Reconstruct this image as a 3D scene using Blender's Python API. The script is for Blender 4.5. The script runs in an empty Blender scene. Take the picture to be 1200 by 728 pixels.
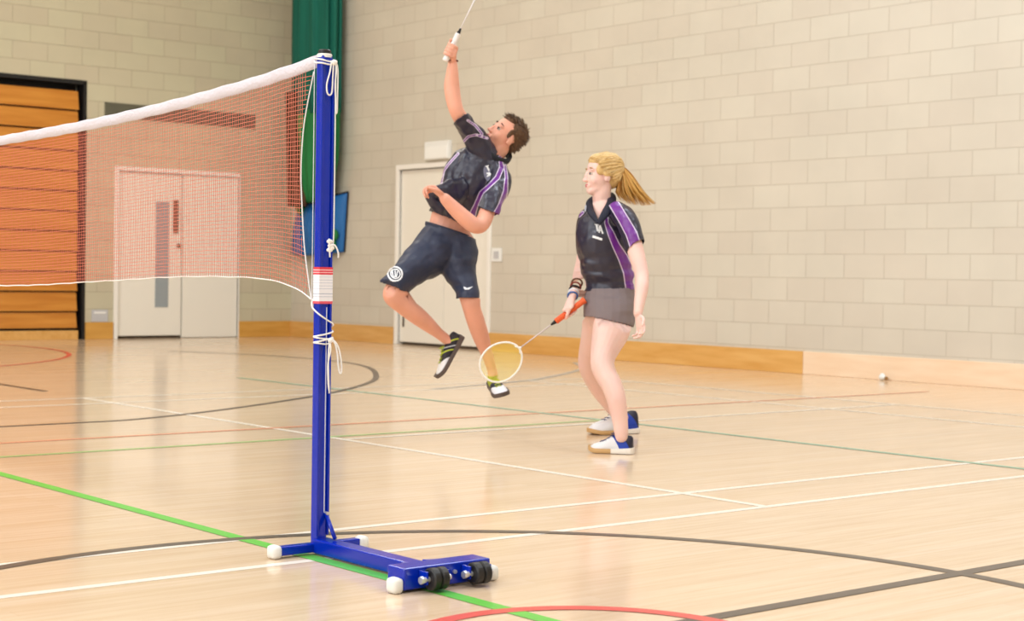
import bpy, bmesh, math, random
from mathutils import Vector, Matrix, noise
from mathutils.bvhtree import BVHTree

random.seed(7)
V = Vector
SC = bpy.context.scene
COL = SC.collection

# ------------------------------------------------------------------ camera, world, light, exposure
# World frame: origin under the net post, +X along the sideline, +Y along the net, +Z up (metres).
FPX = 1883.0
CX, CY = 600.0, 364.0
CAM = V((-2.706, -4.209, 0.87))
RX = V((0.77170, -0.00169, 0.63599))           # world X in camera axes (right, down, forward)
RY = V((-0.63576, -0.02628, 0.77144))
RX.normalize(); RY = (RY - RX * RX.dot(RY)).normalized()
RZ = RX.cross(RY)
if RZ.y > 0:
    RZ = -RZ
cam_d = bpy.data.cameras.new('camera'); cam = bpy.data.objects.new('camera', cam_d); COL.objects.link(cam)
cam_d.sensor_fit = 'HORIZONTAL'; cam_d.sensor_width = 36.0; cam_d.lens = 36.0 * FPX / 1200.0
cam_d.clip_end = 200
cam_d.dof.use_dof = True; cam_d.dof.focus_distance = 5.6; cam_d.dof.aperture_fstop = 5.0
M = Matrix(((RX.x, -RX.y, -RX.z), (RY.x, -RY.y, -RY.z), (RZ.x, -RZ.y, -RZ.z))).to_4x4()
M.translation = CAM
cam.matrix_world = M
SC.camera = cam
RIGHT = V((RX.x, RY.x, RZ.x)); DOWN = V((RX.y, RY.y, RZ.y)); FWD = V((RX.z, RY.z, RZ.z))

def at(u, v, d):
    """photo pixel and distance from the camera -> point in the hall"""
    k = d / FPX
    return CAM + RIGHT * ((u - CX) * k) + DOWN * ((v - CY) * k) + FWD * d

def on_floor(u, v, z=0.0):
    r = RIGHT * (u - CX) + DOWN * (v - CY) + FWD * FPX
    return CAM + r * ((z - CAM.z) / r.z)

SC.view_settings.view_transform = 'Standard'
SC.view_settings.look = 'None'
SC.view_settings.gamma = 1.0
SC.view_settings.use_curve_mapping = False
SC.view_settings.exposure = -1.0
world = bpy.data.worlds.new('world'); SC.world = world; world.use_nodes = True
world.node_tree.nodes['Background'].inputs[0].default_value = (0.9, 0.95, 1, 1)
world.node_tree.nodes['Background'].inputs[1].default_value = 0.3

XR, YL = 8.93, 14.65          # faces of the right-hand and left-hand walls
XB, YB, ZC = -12.0, -9.0, 7.4  # back walls and ceiling

def area(name, loc, sx, sy, watts, col=(0.80, 0.90, 1.0), rot=(0, 0, 0)):
    d = bpy.data.lights.new(name, 'AREA'); d.shape = 'RECTANGLE'; d.size = sx; d.size_y = sy
    d.energy = watts; d.color = col
    o = bpy.data.objects.new(name, d); o.location = loc; o.rotation_euler = rot; COL.objects.link(o)
    return o

for i, (x, y, w) in enumerate([(5.0, -2.5, 420), (-1.5, -3.5, 380), (5.2, 3.0, 420), (-1.5, 3.0, 420),
                               (4.5, 9.5, 330), (-1.5, 9.0, 380), (-7.5, -2.0, 360), (-7.5, 5.0, 360)]):
    area('ceiling_lamp', (x, y, ZC - 0.15), 2.4, 2.4, w, (1.0, 0.98, 0.88) if y > 8 else (0.80, 0.90, 1.0))
# unseen side light added behind and left of the camera to brighten walls
area('unseen_side_light', (-11.6, 0.0, 4.6), 2.6, 12.0, 1500, (0.85, 0.93, 1), (0, math.radians(-90), 0))

# ------------------------------------------------------------------ materials
def lin(c):
    c = c / 255.0
    return c / 12.92 if c <= 0.04045 else ((c + 0.055) / 1.055) ** 2.4
def rgb(r, g, b):
    return (lin(r), lin(g), lin(b), 1.0)

class NT:
    def __init__(s, name):
        s.m = bpy.data.materials.new(name); s.m.use_nodes = True
        s.t = s.m.node_tree; s.n = s.t.nodes; s.l = s.t.links
        s.b = s.n['Principled BSDF']
    def new(s, t, **kw):
        n = s.n.new(t)
        for k, v in kw.items(): setattr(n, k, v)
        return n
    def link(s, a, b): s.l.new(a, b)

def mat(name, c, rough=0.6, metal=0.0, spec=0.4, bump=0.0, bscale=60.0, var=0.0, vscale=8.0, sss=0.0, stretch=None, alpha=None):
    k = NT(name); b = k.b
    b.inputs['Base Color'].default_value = rgb(*c)
    b.inputs['Roughness'].default_value = rough; b.inputs['Metallic'].default_value = metal
    b.inputs['Specular IOR Level'].default_value = spec
    if sss:
        b.inputs['Subsurface Weight'].default_value = sss
        b.inputs['Subsurface Radius'].default_value = (0.02, 0.008, 0.004)
        b.inputs['Subsurface Scale'].default_value = 0.5
    co = None
    if bump or var:
        tc = k.new('ShaderNodeTexCoord'); mp = k.new('ShaderNodeMapping')
        k.link(tc.outputs['Object'], mp.inputs[0])
        if stretch: mp.inputs['Scale'].default_value = stretch
        co = mp.outputs[0]
    if var:
        nz = k.new('ShaderNodeTexNoise'); nz.inputs['Scale'].default_value = vscale; nz.inputs['Detail'].default_value = 3
        k.link(co, nz.inputs['Vector'])
        mr = k.new('ShaderNodeMapRange'); mr.inputs[1].default_value = 0.3; mr.inputs[2].default_value = 0.7
        mr.inputs[3].default_value = 1 - var; mr.inputs[4].default_value = 1 + var
        k.link(nz.outputs[0], mr.inputs[0])
        hs = k.new('ShaderNodeHueSaturation'); hs.inputs['Color'].default_value = rgb(*c)
        k.link(mr.outputs[0], hs.inputs['Value']); k.link(hs.outputs[0], b.inputs['Base Color'])
    if bump:
        nb = k.new('ShaderNodeTexNoise'); nb.inputs['Scale'].default_value = bscale; nb.inputs['Detail'].default_value = 4
        k.link(co, nb.inputs['Vector'])
        bp = k.new('ShaderNodeBump'); bp.inputs['Strength'].default_value = bump; bp.inputs['Distance'].default_value = 0.01
        k.link(nb.outputs[0], bp.inputs['Height']); k.link(bp.outputs[0], b.inputs['Normal'])
    return k.m

def bands(name, attr, stops, rough=0.6, spec=0.3, bump=0.0, bscale=50, stretch=None):
    """colour chosen by a pattern attribute stored on the mesh (piping, panels, shoe sections)"""
    k = NT(name); a = k.new('ShaderNodeAttribute'); a.attribute_name = attr
    cr = k.new('ShaderNodeValToRGB'); cr.color_ramp.interpolation = 'CONSTANT'
    e = cr.color_ramp.elements
    while len(e) > 1: e.remove(e[-1])
    e[0].position = 0; e[0].color = rgb(*stops[0][1])
    for p, c in stops[1:]:
        x = e.new(p); x.color = rgb(*c)
    k.link(a.outputs['Fac'], cr.inputs[0]); k.link(cr.outputs[0], k.b.inputs['Base Color'])
    k.b.inputs['Roughness'].default_value = rough; k.b.inputs['Specular IOR Level'].default_value = spec
    if bump:
        tc = k.new('ShaderNodeTexCoord'); nb = k.new('ShaderNodeTexNoise'); nb.inputs['Scale'].default_value = bscale
        mp = k.new('ShaderNodeMapping'); k.link(tc.outputs['Object'], mp.inputs[0])
        if stretch: mp.inputs['Scale'].default_value = stretch
        k.link(mp.outputs[0], nb.inputs['Vector'])
        bp = k.new('ShaderNodeBump'); bp.inputs['Strength'].default_value = bump; bp.inputs['Distance'].default_value = 0.02
        k.link(nb.outputs[0], bp.inputs['Height']); k.link(bp.outputs[0], k.b.inputs['Normal'])
    return k.m

def block_wall_mat(name, c1, c2, mortar, off, row=0.2165, width=0.447, msize=0.005):
    k = NT(name)
    uv = k.new('ShaderNodeUVMap'); mp = k.new('ShaderNodeMapping'); mp.inputs['Location'].default_value = (off[0], off[1], 0)
    k.link(uv.outputs[0], mp.inputs[0])
    br = k.new('ShaderNodeTexBrick'); br.offset = 0.5; br.squash = 1.0
    br.inputs['Color1'].default_value = rgb(*c1); br.inputs['Color2'].default_value = rgb(*c2)
    br.inputs['Mortar'].default_value = rgb(*mortar)
    br.inputs['Scale'].default_value = 1.0; br.inputs['Mortar Size'].default_value = msize
    br.inputs['Mortar Smooth'].default_value = 0.3; br.inputs['Bias'].default_value = 0.0
    br.inputs['Brick Width'].default_value = width; br.inputs['Row Height'].default_value = row
    k.link(mp.outputs[0], br.inputs['Vector'])
    nz = k.new('ShaderNodeTexNoise'); nz.inputs['Scale'].default_value = 1.3; nz.inputs['Detail'].default_value = 4
    k.link(uv.outputs[0], nz.inputs['Vector'])
    mr = k.new('ShaderNodeMapRange'); mr.inputs[1].default_value = .3; mr.inputs[2].default_value = .7
    mr.inputs[3].default_value = .96; mr.inputs[4].default_value = 1.04
    k.link(nz.outputs[0], mr.inputs[0])
    hs = k.new('ShaderNodeHueSaturation'); k.link(br.outputs['Color'], hs.inputs['Color']); k.link(mr.outputs[0], hs.inputs['Value'])
    k.link(hs.outputs[0], k.b.inputs['Base Color'])
    k.b.inputs['Roughness'].default_value = 0.55; k.b.inputs['Specular IOR Level'].default_value = 0.3
    n2 = k.new('ShaderNodeTexNoise'); n2.inputs['Scale'].default_value = 60
    k.link(uv.outputs[0], n2.inputs['Vector'])
    mx = k.new('ShaderNodeMath', operation='MULTIPLY_ADD'); mx.inputs[1].default_value = 0.15
    sb = k.new('ShaderNodeMath', operation='SUBTRACT'); sb.inputs[0].default_value = 1.0
    k.link(br.outputs['Fac'], sb.inputs[1]); k.link(n2.outputs[0], mx.inputs[0]); k.link(sb.outputs[0], mx.inputs[2])
    bp = k.new('ShaderNodeBump'); bp.inputs['Strength'].default_value = 0.5; bp.inputs['Distance'].default_value = 0.006
    k.link(mx.outputs[0], bp.inputs['Height']); k.link(bp.outputs[0], k.b.inputs['Normal'])
    return k.m

def wood_floor_mat():
    k = NT('maple_floor')
    uv = k.new('ShaderNodeUVMap')
    br = k.new('ShaderNodeTexBrick'); br.offset = 0.37; br.offset_frequency = 2
    br.inputs['Color1'].default_value = rgb(226, 200, 172); br.inputs['Color2'].default_value = rgb(216, 187, 152)
    br.inputs['Mortar'].default_value = rgb(200, 168, 130)
    br.inputs['Scale'].default_value = 1.0; br.inputs['Mortar Size'].default_value = 0.0009
    br.inputs['Brick Width'].default_value = 1.35; br.inputs['Row Height'].default_value = 0.068
    k.link(uv.outputs[0], br.inputs['Vector'])
    mp = k.new('ShaderNodeMapping'); mp.inputs['Scale'].default_value = (1.1, 22, 1)
    k.link(uv.outputs[0], mp.inputs[0])
    nz = k.new('ShaderNodeTexNoise'); nz.inputs['Scale'].default_value = 1.6; nz.inputs['Detail'].default_value = 6; nz.inputs['Roughness'].default_value = .6
    k.link(mp.outputs[0], nz.inputs['Vector'])
    cr = k.new('ShaderNodeValToRGB'); e = cr.color_ramp.elements
    e[0].position = .3; e[0].color = rgb(208, 175, 142); e[1].position = .62; e[1].color = rgb(231, 206, 178)
    k.link(nz.outputs[0], cr.inputs[0])
    mx = k.new('ShaderNodeMix', data_type='RGBA'); mx.inputs[0].default_value = 0.5
    k.link(br.outputs['Color'], mx.inputs[6]); k.link(cr.outputs[0], mx.inputs[7])
    k.link(mx.outputs[2], k.b.inputs['Base Color'])
    k.b.inputs['Roughness'].default_value = 0.2; k.b.inputs['Specular IOR Level'].default_value = 0.45
    n2 = k.new('ShaderNodeTexNoise'); n2.inputs['Scale'].default_value = 0.8; n2.inputs['Detail'].default_value = 3
    m2 = k.new('ShaderNodeMapping'); m2.inputs['Scale'].default_value = (1, 6, 1); k.link(uv.outputs[0], m2.inputs[0]); k.link(m2.outputs[0], n2.inputs['Vector'])
    mr = k.new('ShaderNodeMapRange'); mr.inputs[3].default_value = .10; mr.inputs[4].default_value = .19
    k.link(n2.outputs[0], mr.inputs[0]); k.link(mr.outputs[0], k.b.inputs['Roughness'])
    bp = k.new('ShaderNodeBump'); bp.inputs['Strength'].default_value = .05; bp.inputs['Distance'].default_value = .002
    k.link(nz.outputs[0], bp.inputs['Height']); k.link(bp.outputs[0], k.b.inputs['Normal'])
    return k.m

def timber_mat(name, c1, c2, stretch=(1, 14, 14), scale=2.2, rough=.35):
    k = NT(name); tc = k.new('ShaderNodeTexCoord'); mp = k.new('ShaderNodeMapping')
    mp.inputs['Scale'].default_value = stretch; k.link(tc.outputs['Object'], mp.inputs[0])
    nz = k.new('ShaderNodeTexNoise'); nz.inputs['Scale'].default_value = scale; nz.inputs['Detail'].default_value = 5
    k.link(mp.outputs[0], nz.inputs['Vector'])
    cr = k.new('ShaderNodeValToRGB'); e = cr.color_ramp.elements
    e[0].position = .32; e[0].color = rgb(*c1); e[1].position = .68; e[1].color = rgb(*c2)
    k.link(nz.outputs[0], cr.inputs[0]); k.link(cr.outputs[0], k.b.inputs['Base Color'])
    k.b.inputs['Roughness'].default_value = rough
    return k.m

MT = {}
MT['floor'] = wood_floor_mat()
MT['wallR'] = block_wall_mat('painted_blockwork', (213, 206, 192), (210, 201, 187), (197, 188, 173), (0, 0), row=0.2197)
MT['wallL'] = block_wall_mat('painted_blockwork_end', (202, 196, 170), (199, 189, 166), (182, 173, 149), (0, 0))
MT['plain'] = mat('painted_plaster', (222, 214, 198), .7)
MT['ceil'] = mat('ceiling_paint', (232, 230, 224), .8)
MT['white_line'] = mat('white_line_paint', (238, 228, 214), .3)
MT['green_line'] = mat('green_line_paint', (98, 190, 70), .3)
MT['pale_green_line'] = mat('pale_green_line_paint', (160, 186, 118), .3)
MT['teal_line'] = mat('teal_line_paint', (140, 176, 150), .3)
MT['black_line'] = mat('dark_line_paint', (92, 80, 72), .3)
MT['red_line'] = mat('red_line_paint', (216, 84, 78), .3)
MT['pale_red_line'] = mat('faded_red_line_paint', (222, 150, 118), .3)
MT['grey_line'] = mat('grey_line_paint', (176, 172, 166), .3)
MT['board'] = timber_mat('varnished_skirting', (216, 160, 84), (230, 180, 108), (8, 1, 8))
MT['board_pale'] = timber_mat('pale_skirting', (242, 210, 178), (248, 222, 194), (8, 1, 8))
MT['boardX'] = timber_mat('varnished_skirting_end', (206, 150, 66), (220, 166, 84), (1, 8, 8))
MT['bleach'] = timber_mat('varnished_bench_board', (194, 120, 30), (212, 142, 50), (0.7, 8, 8))
MT['black'] = mat('black_metal', (24, 22, 24), .5)
MT['cream'] = mat('cream_door_paint', (243, 238, 228), .45)
MT['creamf'] = mat('cream_frame_paint', (248, 244, 238), .45)
MT['gap'] = mat('door_gap', (96, 84, 72), .8)
MT['glass'] = mat('frosted_vision_glass', (152, 160, 166), .15, spec=.6)
MT['brown'] = mat('brown_door_plate', (120, 84, 66), .4)
MT['vent'] = mat('grey_green_louvre', (112, 110, 94), .6)
MT['plastic'] = mat('white_plastic', (240, 240, 238), .35)
MT['plate_grey'] = mat('grey_plastic', (196, 196, 200), .4)

# ------------------------------------------------------------------ mesh helpers
def put(name, verts, faces, mats, parent=None, smooth=False, attrs=None, fmat=None, uvs=None, origin=None):
    me = bpy.data.meshes.new(name)
    root = parent
    while root is not None and root.parent is not None: root = root.parent
    if root is not None:
        org = V(root['_o'])
    elif origin is not None:
        org = V(origin)
    else:
        xs = [v[0] for v in verts]; ys = [v[1] for v in verts]; zs = [v[2] for v in verts]
        org = V(((min(xs) + max(xs)) / 2, (min(ys) + max(ys)) / 2, min(zs)))
    me.from_pydata([tuple(V(v) - org) for v in verts], [], faces)
    if not isinstance(mats, (list, tuple)): mats = [mats]
    for m in mats: me.materials.append(m)
    if fmat is not None: me.polygons.foreach_set('material_index', fmat)
    if smooth: me.polygons.foreach_set('use_smooth', [True] * len(me.polygons))
    if attrs:
        for k, vals in attrs.items():
            a = me.attributes.new(k, 'FLOAT', 'POINT'); a.data.foreach_set('value', vals)
    if uvs:
        ul = me.uv_layers.new(name='UVMap')
        for p in me.polygons:
            for li in p.loop_indices:
                ul.data[li].uv = uvs(verts[me.loops[li].vertex_index])
    me.update()
    o = bpy.data.objects.new(name, me); COL.objects.link(o)
    if parent is not None: o.parent = parent
    else:
        o.location = org; o['_o'] = tuple(org)
    return o

def empty(name, loc, label, cat, group=None):
    o = bpy.data.objects.new(name, None); COL.objects.link(o); o.location = loc; o['_o'] = tuple(loc)
    o.empty_display_size = .1
    return tag(o, label, cat, group)
def tag(o, label, cat, group=None):
    o['label'] = label; o['category'] = cat
    if group: o['group'] = group
    return o
def struct(o):
    o['kind'] = 'structure'; return o

class G:
    """geometry collector"""
    def __init__(s): s.v = []; s.f = []; s.m = []
    def add(s, vs, fs, mi=0):
        k = len(s.v); s.v += [V(v) for v in vs]; s.f += [tuple(i + k for i in f) for f in fs]; s.m += [mi] * len(fs)
        return s
    def box(s, a, b, mi=0, bev=0.0):
        x0, x1 = sorted((a[0], b[0])); y0, y1 = sorted((a[1], b[1])); z0, z1 = sorted((a[2], b[2]))
        if bev <= 0:
            vs = [(x0, y0, z0), (x1, y0, z0), (x1, y1, z0), (x0, y1, z0), (x0, y0, z1), (x1, y0, z1), (x1, y1, z1), (x0, y1, z1)]
            return s.add(vs, [(0, 3, 2, 1), (4, 5, 6, 7), (0, 1, 5, 4), (1, 2, 6, 5), (2, 3, 7, 6), (3, 0, 4, 7)], mi)
        bm = bmesh.new(); bmesh.ops.create_cube(bm, size=1)
        for v in bm.verts: v.co = V((x0 + (v.co.x + .5) * (x1 - x0), y0 + (v.co.y + .5) * (y1 - y0), z0 + (v.co.z + .5) * (z1 - z0)))
        bmesh.ops.bevel(bm, geom=bm.edges[:], offset=bev, segments=2, affect='EDGES', profile=.5)
        bm.verts.index_update()
        s.add([v.co.copy() for v in bm.verts], [[v.index for v in f.verts] for f in bm.faces], mi); bm.free()
        return s
    def tube(s, pts, r, n=8, mi=0, cap=True):
        pts = [V(p) for p in pts]; rs = r if isinstance(r, (list, tuple)) else [r] * len(pts)
        st = [(p, q, q) for p, q in zip(pts, rs)]
        return s.loft(st, None, n, mi, cap=cap)
    def loft(s, st, ref=None, n=16, mi=0, cap=True, closed=False):
        """st: (point, a, b); a lies along ref (projected), b across"""
        k0 = len(s.v); N = len(st); last = None
        for i, (p, a, b) in enumerate(st):
            p = V(p)
            if i == 0: t = V(st[1][0]) - p
            elif i == N - 1: t = p - V(st[i - 1][0])
            else: t = (V(st[i + 1][0]) - p).normalized() + (p - V(st[i - 1][0])).normalized()
            if t.length < 1e-9: t = V((0, 0, 1))
            t.normalize()
            if ref is None:
                if last is None:
                    last = V((0, 0, 1)) if abs(t.z) < .9 else V((1, 0, 0))
                e = last - t * last.dot(t)
                if e.length < 1e-6: e = t.orthogonal()
                e.normalize(); last = e
            else:
                e = V(ref).cross(t)     # ref = view direction: a is then the visible half width
                if e.length < .05: e = last if last is not None else t.orthogonal()
                e = e - t * e.dot(t); e.normalize()
                if last is not None and e.dot(last) < 0: e = -e
                last = e
            w = t.cross(e)
            for j in range(n):
                g = 2 * math.pi * j / n
                s.v.append(p + e * (a * math.cos(g)) + w * (b * math.sin(g)))
        for i in range(N - 1):
            for j in range(n):
                A = k0 + i * n + j; B = k0 + i * n + (j + 1) % n
                s.f.append((A, B, B + n, A + n)); s.m.append(mi)
        if closed:
            for j in range(n):
                A = k0 + (N - 1) * n + j; B = k0 + (N - 1) * n + (j + 1) % n
                s.f.append((A, B, k0 + (j + 1) % n, k0 + j)); s.m.append(mi)
        elif cap:
            s.f.append(tuple(k0 + j for j in reversed(range(n)))); s.m.append(mi)
            s.f.append(tuple(k0 + (N - 1) * n + j for j in range(n))); s.m.append(mi)
        return s
    def ell(s, c, rad, ax=None, nu=20, nv=12, mi=0):
        """ellipsoid, ax = three axis vectors"""
        c = V(c); ax = ax or (V((1, 0, 0)), V((0, 1, 0)), V((0, 0, 1)))
        vs = []; fs = []
        for i in range(1, nv):
            ph = math.pi * i / nv
            for j in range(nu):
                th = 2 * math.pi * j / nu
                vs.append(c + ax[0] * (rad[0] * math.sin(ph) * math.cos(th)) + ax[1] * (rad[1] * math.sin(ph) * math.sin(th)) + ax[2] * (rad[2] * math.cos(ph)))
        top = len(vs); vs.append(c + ax[2] * rad[2]); bot = len(vs); vs.append(c - ax[2] * rad[2])
        for i in range(nv - 2):
            for j in range(nu):
                a = i * nu + j; b = i * nu + (j + 1) % nu
                fs.append((a, a + nu, b + nu, b))
        for j in range(nu):
            fs.append((top, j, (j + 1) % nu)); q = (nv - 2) * nu
            fs.append((bot, q + (j + 1) % nu, q + j))
        return s.add(vs, fs, mi)
    def disc(s, c, n, r, seg=24, mi=0, depth=.01):
        n = V(n).normalized(); c = V(c)
        return s.loft([(c - n * depth / 2, r, r), (c + n * depth / 2, r, r)], None, seg, mi)
    def make(s, name, mats, parent=None, **kw):
        return put(name, s.v, s.f, mats, parent, fmat=s.m, **kw)

def cr_path(pts, k=6):
    """Catmull-Rom through points (any tuple length)"""
    out = []; P = [tuple(p) for p in pts]; P = [P[0]] + P + [P[-1]]
    for i in range(1, len(P) - 2):
        for q in range(k):
            t = q / k
            out.append(tuple(.5 * ((2 * b) + (-a + c) * t + (2 * a - 5 * b + 4 * c - d) * t * t + (-a + 3 * b - 3 * c + d) * t ** 3)
                             for a, b, c, d in zip(P[i - 1], P[i], P[i + 1], P[i + 2])))
    out.append(P[-2]); return out

# ------------------------------------------------------------------ floor with its court markings
g = G()
g.add([(XB, YB, 0), (XR + .3, YB, 0), (XR + .3, YL + .6, 0), (XB, YL + .6, 0)], [(0, 1, 2, 3)], 0)
FM = ['floor', 'white_line', 'green_line', 'pale_green_line', 'teal_line', 'black_line', 'red_line', 'pale_red_line', 'grey_line']
lz = [0.0006]
def strip(pts, w, m, closed=False):
    z = lz[0]; lz[0] += 0.00008
    P = [V((p[0], p[1])) for p in pts]; n = len(P); vs = []
    for i, p in enumerate(P):
        a = P[i - 1] if (i or closed) else P[0]; b = P[(i + 1) % n] if (i < n - 1 or closed) else P[-1]
        t = (b - a).normalized(); q = V((-t.y, t.x)) * (w / 2)
        vs += [(p.x - q.x, p.y - q.y, z), (p.x + q.x, p.y + q.y, z)]
    fs = [(2 * i, 2 * i + 2, 2 * i + 3, 2 * i + 1) for i in range(n - 1)]
    if closed: fs.append((2 * n - 2, 0, 1, 2 * n - 1))
    g.add(vs, fs, FM.index(m))
def ring(c, r, w, m, a0=0, a1=360, n=90):
    full = a1 - a0 >= 360
    P = [(c[0] + r * math.cos(math.radians(a0 + (a1 - a0) * i / n)), c[1] + r * math.sin(math.radians(a0 + (a1 - a0) * i / n))) for i in range(n + (0 if full else 1))]
    strip(P, w, m, full)
strip([(-6.75, -.09), (6.68, -.09)], .04, 'white_line')
strip([(-6.75, .36), (6.68, .36)], .04, 'white_line')
strip([(-6.75, 5.55), (6.68, 5.55)], .04, 'white_line')
strip([(-6.75, 6.01), (6.68, 6.01)], .04, 'white_line')
strip([(1.97, -.09), (1.97, 6.03)], .04, 'white_line')
strip([(5.91, -.09), (5.91, 6.03)], .04, 'white_line')
strip([(6.66, -.09), (6.66, 6.03)], .04, 'white_line')
strip([(1.97, 2.84), (6.66, 2.84)], .04, 'white_line')
strip([(-3, 2.98), (3.93, 2.98)], .05, 'pale_green_line')
strip([(-4, 3.55), (8, 3.55)], .05, 'pale_red_line')
strip([(3.96, -6), (3.96, 7.4)], .05, 'teal_line')
strip([(-.055, -7), (-.055, 12)], .052, 'green_line')
strip([(-8, -1.37), (8.8, -1.37)], .05, 'black_line')
ring((-.356, -1.345), 1.745, .05, 'black_line', n=120)
ring((-.164, -1.445), .456, .05, 'red_line', n=72)
strip(cr_path([(-3.0, 4.3), (0.72, 4.36), (1.81, 4.50), (3.41, 5.41), (4.5, 6.33), (5.18, 7.18), (5.82, 8.27), (6.09, 9.26), (6.0, 10.4), (5.5, 11.6)], 8), .05, 'black_line')
strip(cr_path([(4.6, 5.6), (5.69, 5.96), (6.31, 6.26), (7.45, 7.08), (8.2, 8.0)], 8), .05, 'grey_line')
ring((.87, 12.77), 3.67, .05, 'red_line', -60, 60, 60)
strip([(2.0, 6.7), (2.0, 7.7)], .05, 'black_line')
floor = g.make('floor', [MT[m] for m in FM], uvs=lambda v: (v[0] + 20, v[1] + 20), origin=(0, 0, 0)); struct(floor)

# ------------------------------------------------------------------ room shell
def wall(name, g, m, uv): return struct(g.make(name, m, uvs=uv))
# right wall (constant X) with a doorway
DY0, DY1, DZ = 10.36, 12.14, 2.17
g = G(); T = .3
g.box((XR, YB, -.02), (XR + T, DY0, ZC)); g.box((XR, DY1, -.02), (XR + T, YL + T, ZC)); g.box((XR, DY0, DZ), (XR + T, DY1, ZC))
wall('wall_right', g, MT['wallR'], lambda v: (v[1] + 20 - .355, v[2] + 12 * .2197 - .0176))
# left wall (constant Y) with bench recess and doorway
RX0, RX1, RZ1 = 0.6, 5.92, 3.19
LX0, LX1, LZ = 6.37, 8.10, 2.13
g = G()
g.box((XB, YL, -.02), (RX0, YL + T, ZC)); g.box((RX0, YL, RZ1), (RX1, YL + T, ZC)); g.box((RX1, YL, -.02), (LX0, YL + T, ZC))
g.box((LX0, YL, LZ), (LX1, YL + T, ZC)); g.box((LX1, YL, -.02), (XR, YL + T, ZC))
wall('wall_left', g, MT['wallL'], lambda v: (v[0] + 20 + .06, v[2] + 10 * .2165 - .16))
g = G(); g.box((XB - .3, YB, -.02), (XB, YL + T, ZC)); wall('wall_back', g, MT['plain'], lambda v: (v[1], v[2]))
g = G(); g.box((XB, YB - .3, -.02), (XR + T, YB, ZC)); wall('wall_front', g, MT['plain'], lambda v: (v[0], v[2]))
g = G(); g.box((XB - .3, YB - .3, ZC), (XR + T, YL + T, ZC + .2)); wall('ceiling', g, MT['ceil'], lambda v: (v[0], v[1]))
# recess box behind the folded seating
g = G(); g.box((RX0 - .1, YL + T, -.02), (RX1 + .1, YL + T + .1, RZ1 + .1)); g.box((RX0 - .1, YL, -.015), (RX0, YL + T, RZ1), 0)
wall('wall_recess', g, MT['black'], lambda v: (v[0], v[2]))
g = G()
g.box((RX1 - .03, YL - .006, 0), (RX1 + .012, YL + .2, RZ1 + .0)); g.box((RX0, YL - .006, RZ1 - .02), (RX1 + .012, YL + .2, RZ1 + .03))
struct(g.make('trim_1', MT['black']))
# skirting boards
g = G()
g.box((XR - .03, YB, 0), (XR, 5.6, .213), 1, .004); g.box((XR - .03, 5.604, 0), (XR, 8.2, .213), 0, .004)
g.box((XR - .03, 8.204, 0), (XR, DY0 - .07, .213), 0, .004); g.box((XR - .03, DY1 + .07, 0), (XR, YL, .213), 0, .004)
struct(g.make('baseboard_right', [MT['board'], MT['board_pale']]))
g = G()
g.box((RX1 + .015, YL - .03, 0), (LX0 - .065, YL, .213), 0, .004); g.box((LX1 + .01, YL - .03, 0), (XR - .03, YL, .213), 0, .004)
struct(g.make('baseboard_left', MT['boardX']))

# doors
def door_right():
    g = G(); f = .06
    g.box((XR - .02, DY0 - f, 0), (XR + .14, DY0 + .0, DZ + f), 0, .004); g.box((XR - .02, DY1, 0), (XR + .14, DY1 + f, DZ + f), 0, .004)
    g.box((XR - .019, DY0, DZ), (XR + .14, DY1, DZ + f - .001), 0, .002)
    g.box((XR + .10, DY0, 0), (XR + .13, DY1, .02), 1)
    fr = struct(g.make('door_1', [MT['creamf'], MT['gap']]))
    mid = 11.24
    for a, b in ((DY0 + .006, mid - .004), (mid + .004, DY1 - .006)):
        l = G().box((XR + .03, a, .035), (XR + .075, b, DZ - .006), 0, .003).make('door_leaf', MT['cream'], fr)
    G().box((XR + .075, DY0, 0), (XR + .08, DY1, DZ)).make('door_stop', MT['gap'], fr)
    q = G().box((XR + .018, DY1 - .10, .22), (XR + .032, DY1 - .07, .36), 0, .003).make('door_bolt', MT['gap'], fr)
    return fr
door_right()
def door_left():
    g = G(); f = .055
    g.box((LX0 - f, YL - .02, 0), (LX0, YL + .14, LZ + f), 0, .004); g.box((LX1 - .0, YL - .02, 0), (LX1 + .0 + .012, YL + .14, LZ + .03), 0, .003)
    g.box((LX0, YL - .019, LZ), (LX1, YL + .14, LZ + f - .001), 0, .002)
    fr = struct(g.make('door_2', [MT['creamf'], MT['gap']]))
    mid = 7.28
    G().box((LX0, YL + .075, 0), (LX1, YL + .08, LZ)).make('door_stop', MT['gap'], fr)
    l = G().box((LX0 + .016, YL + .02, .035), (mid - .01, YL + .065, LZ - .008), 0, .003).make('door_leaf', MT['cream'], fr)
    l2 = G().box((mid + .006, YL + .012, .006), (LX1 - .004, YL + .065, LZ - .004), 0, .003).make('door_leaf', MT['cream'], fr)
    G().box((6.90, YL + .012, .40), (7.085, YL + .03, 1.76), 0, .003).make('vision_panel', MT['glass'], l)
    h = G(); h.box((7.145, YL + .005, 1.36), (7.215, YL + .025, 1.79), 0, .004); h.box((7.165, YL - .03, 1.42), (7.19, YL + .01, 1.73), 0, .008)
    h.make('push_plate', MT['brown'], l)
    G().ell((7.22, YL + .0, 1.2), (.028, .028, .028)).make('door_knob', MT['brown'], l, smooth=True)
door_left()

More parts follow.
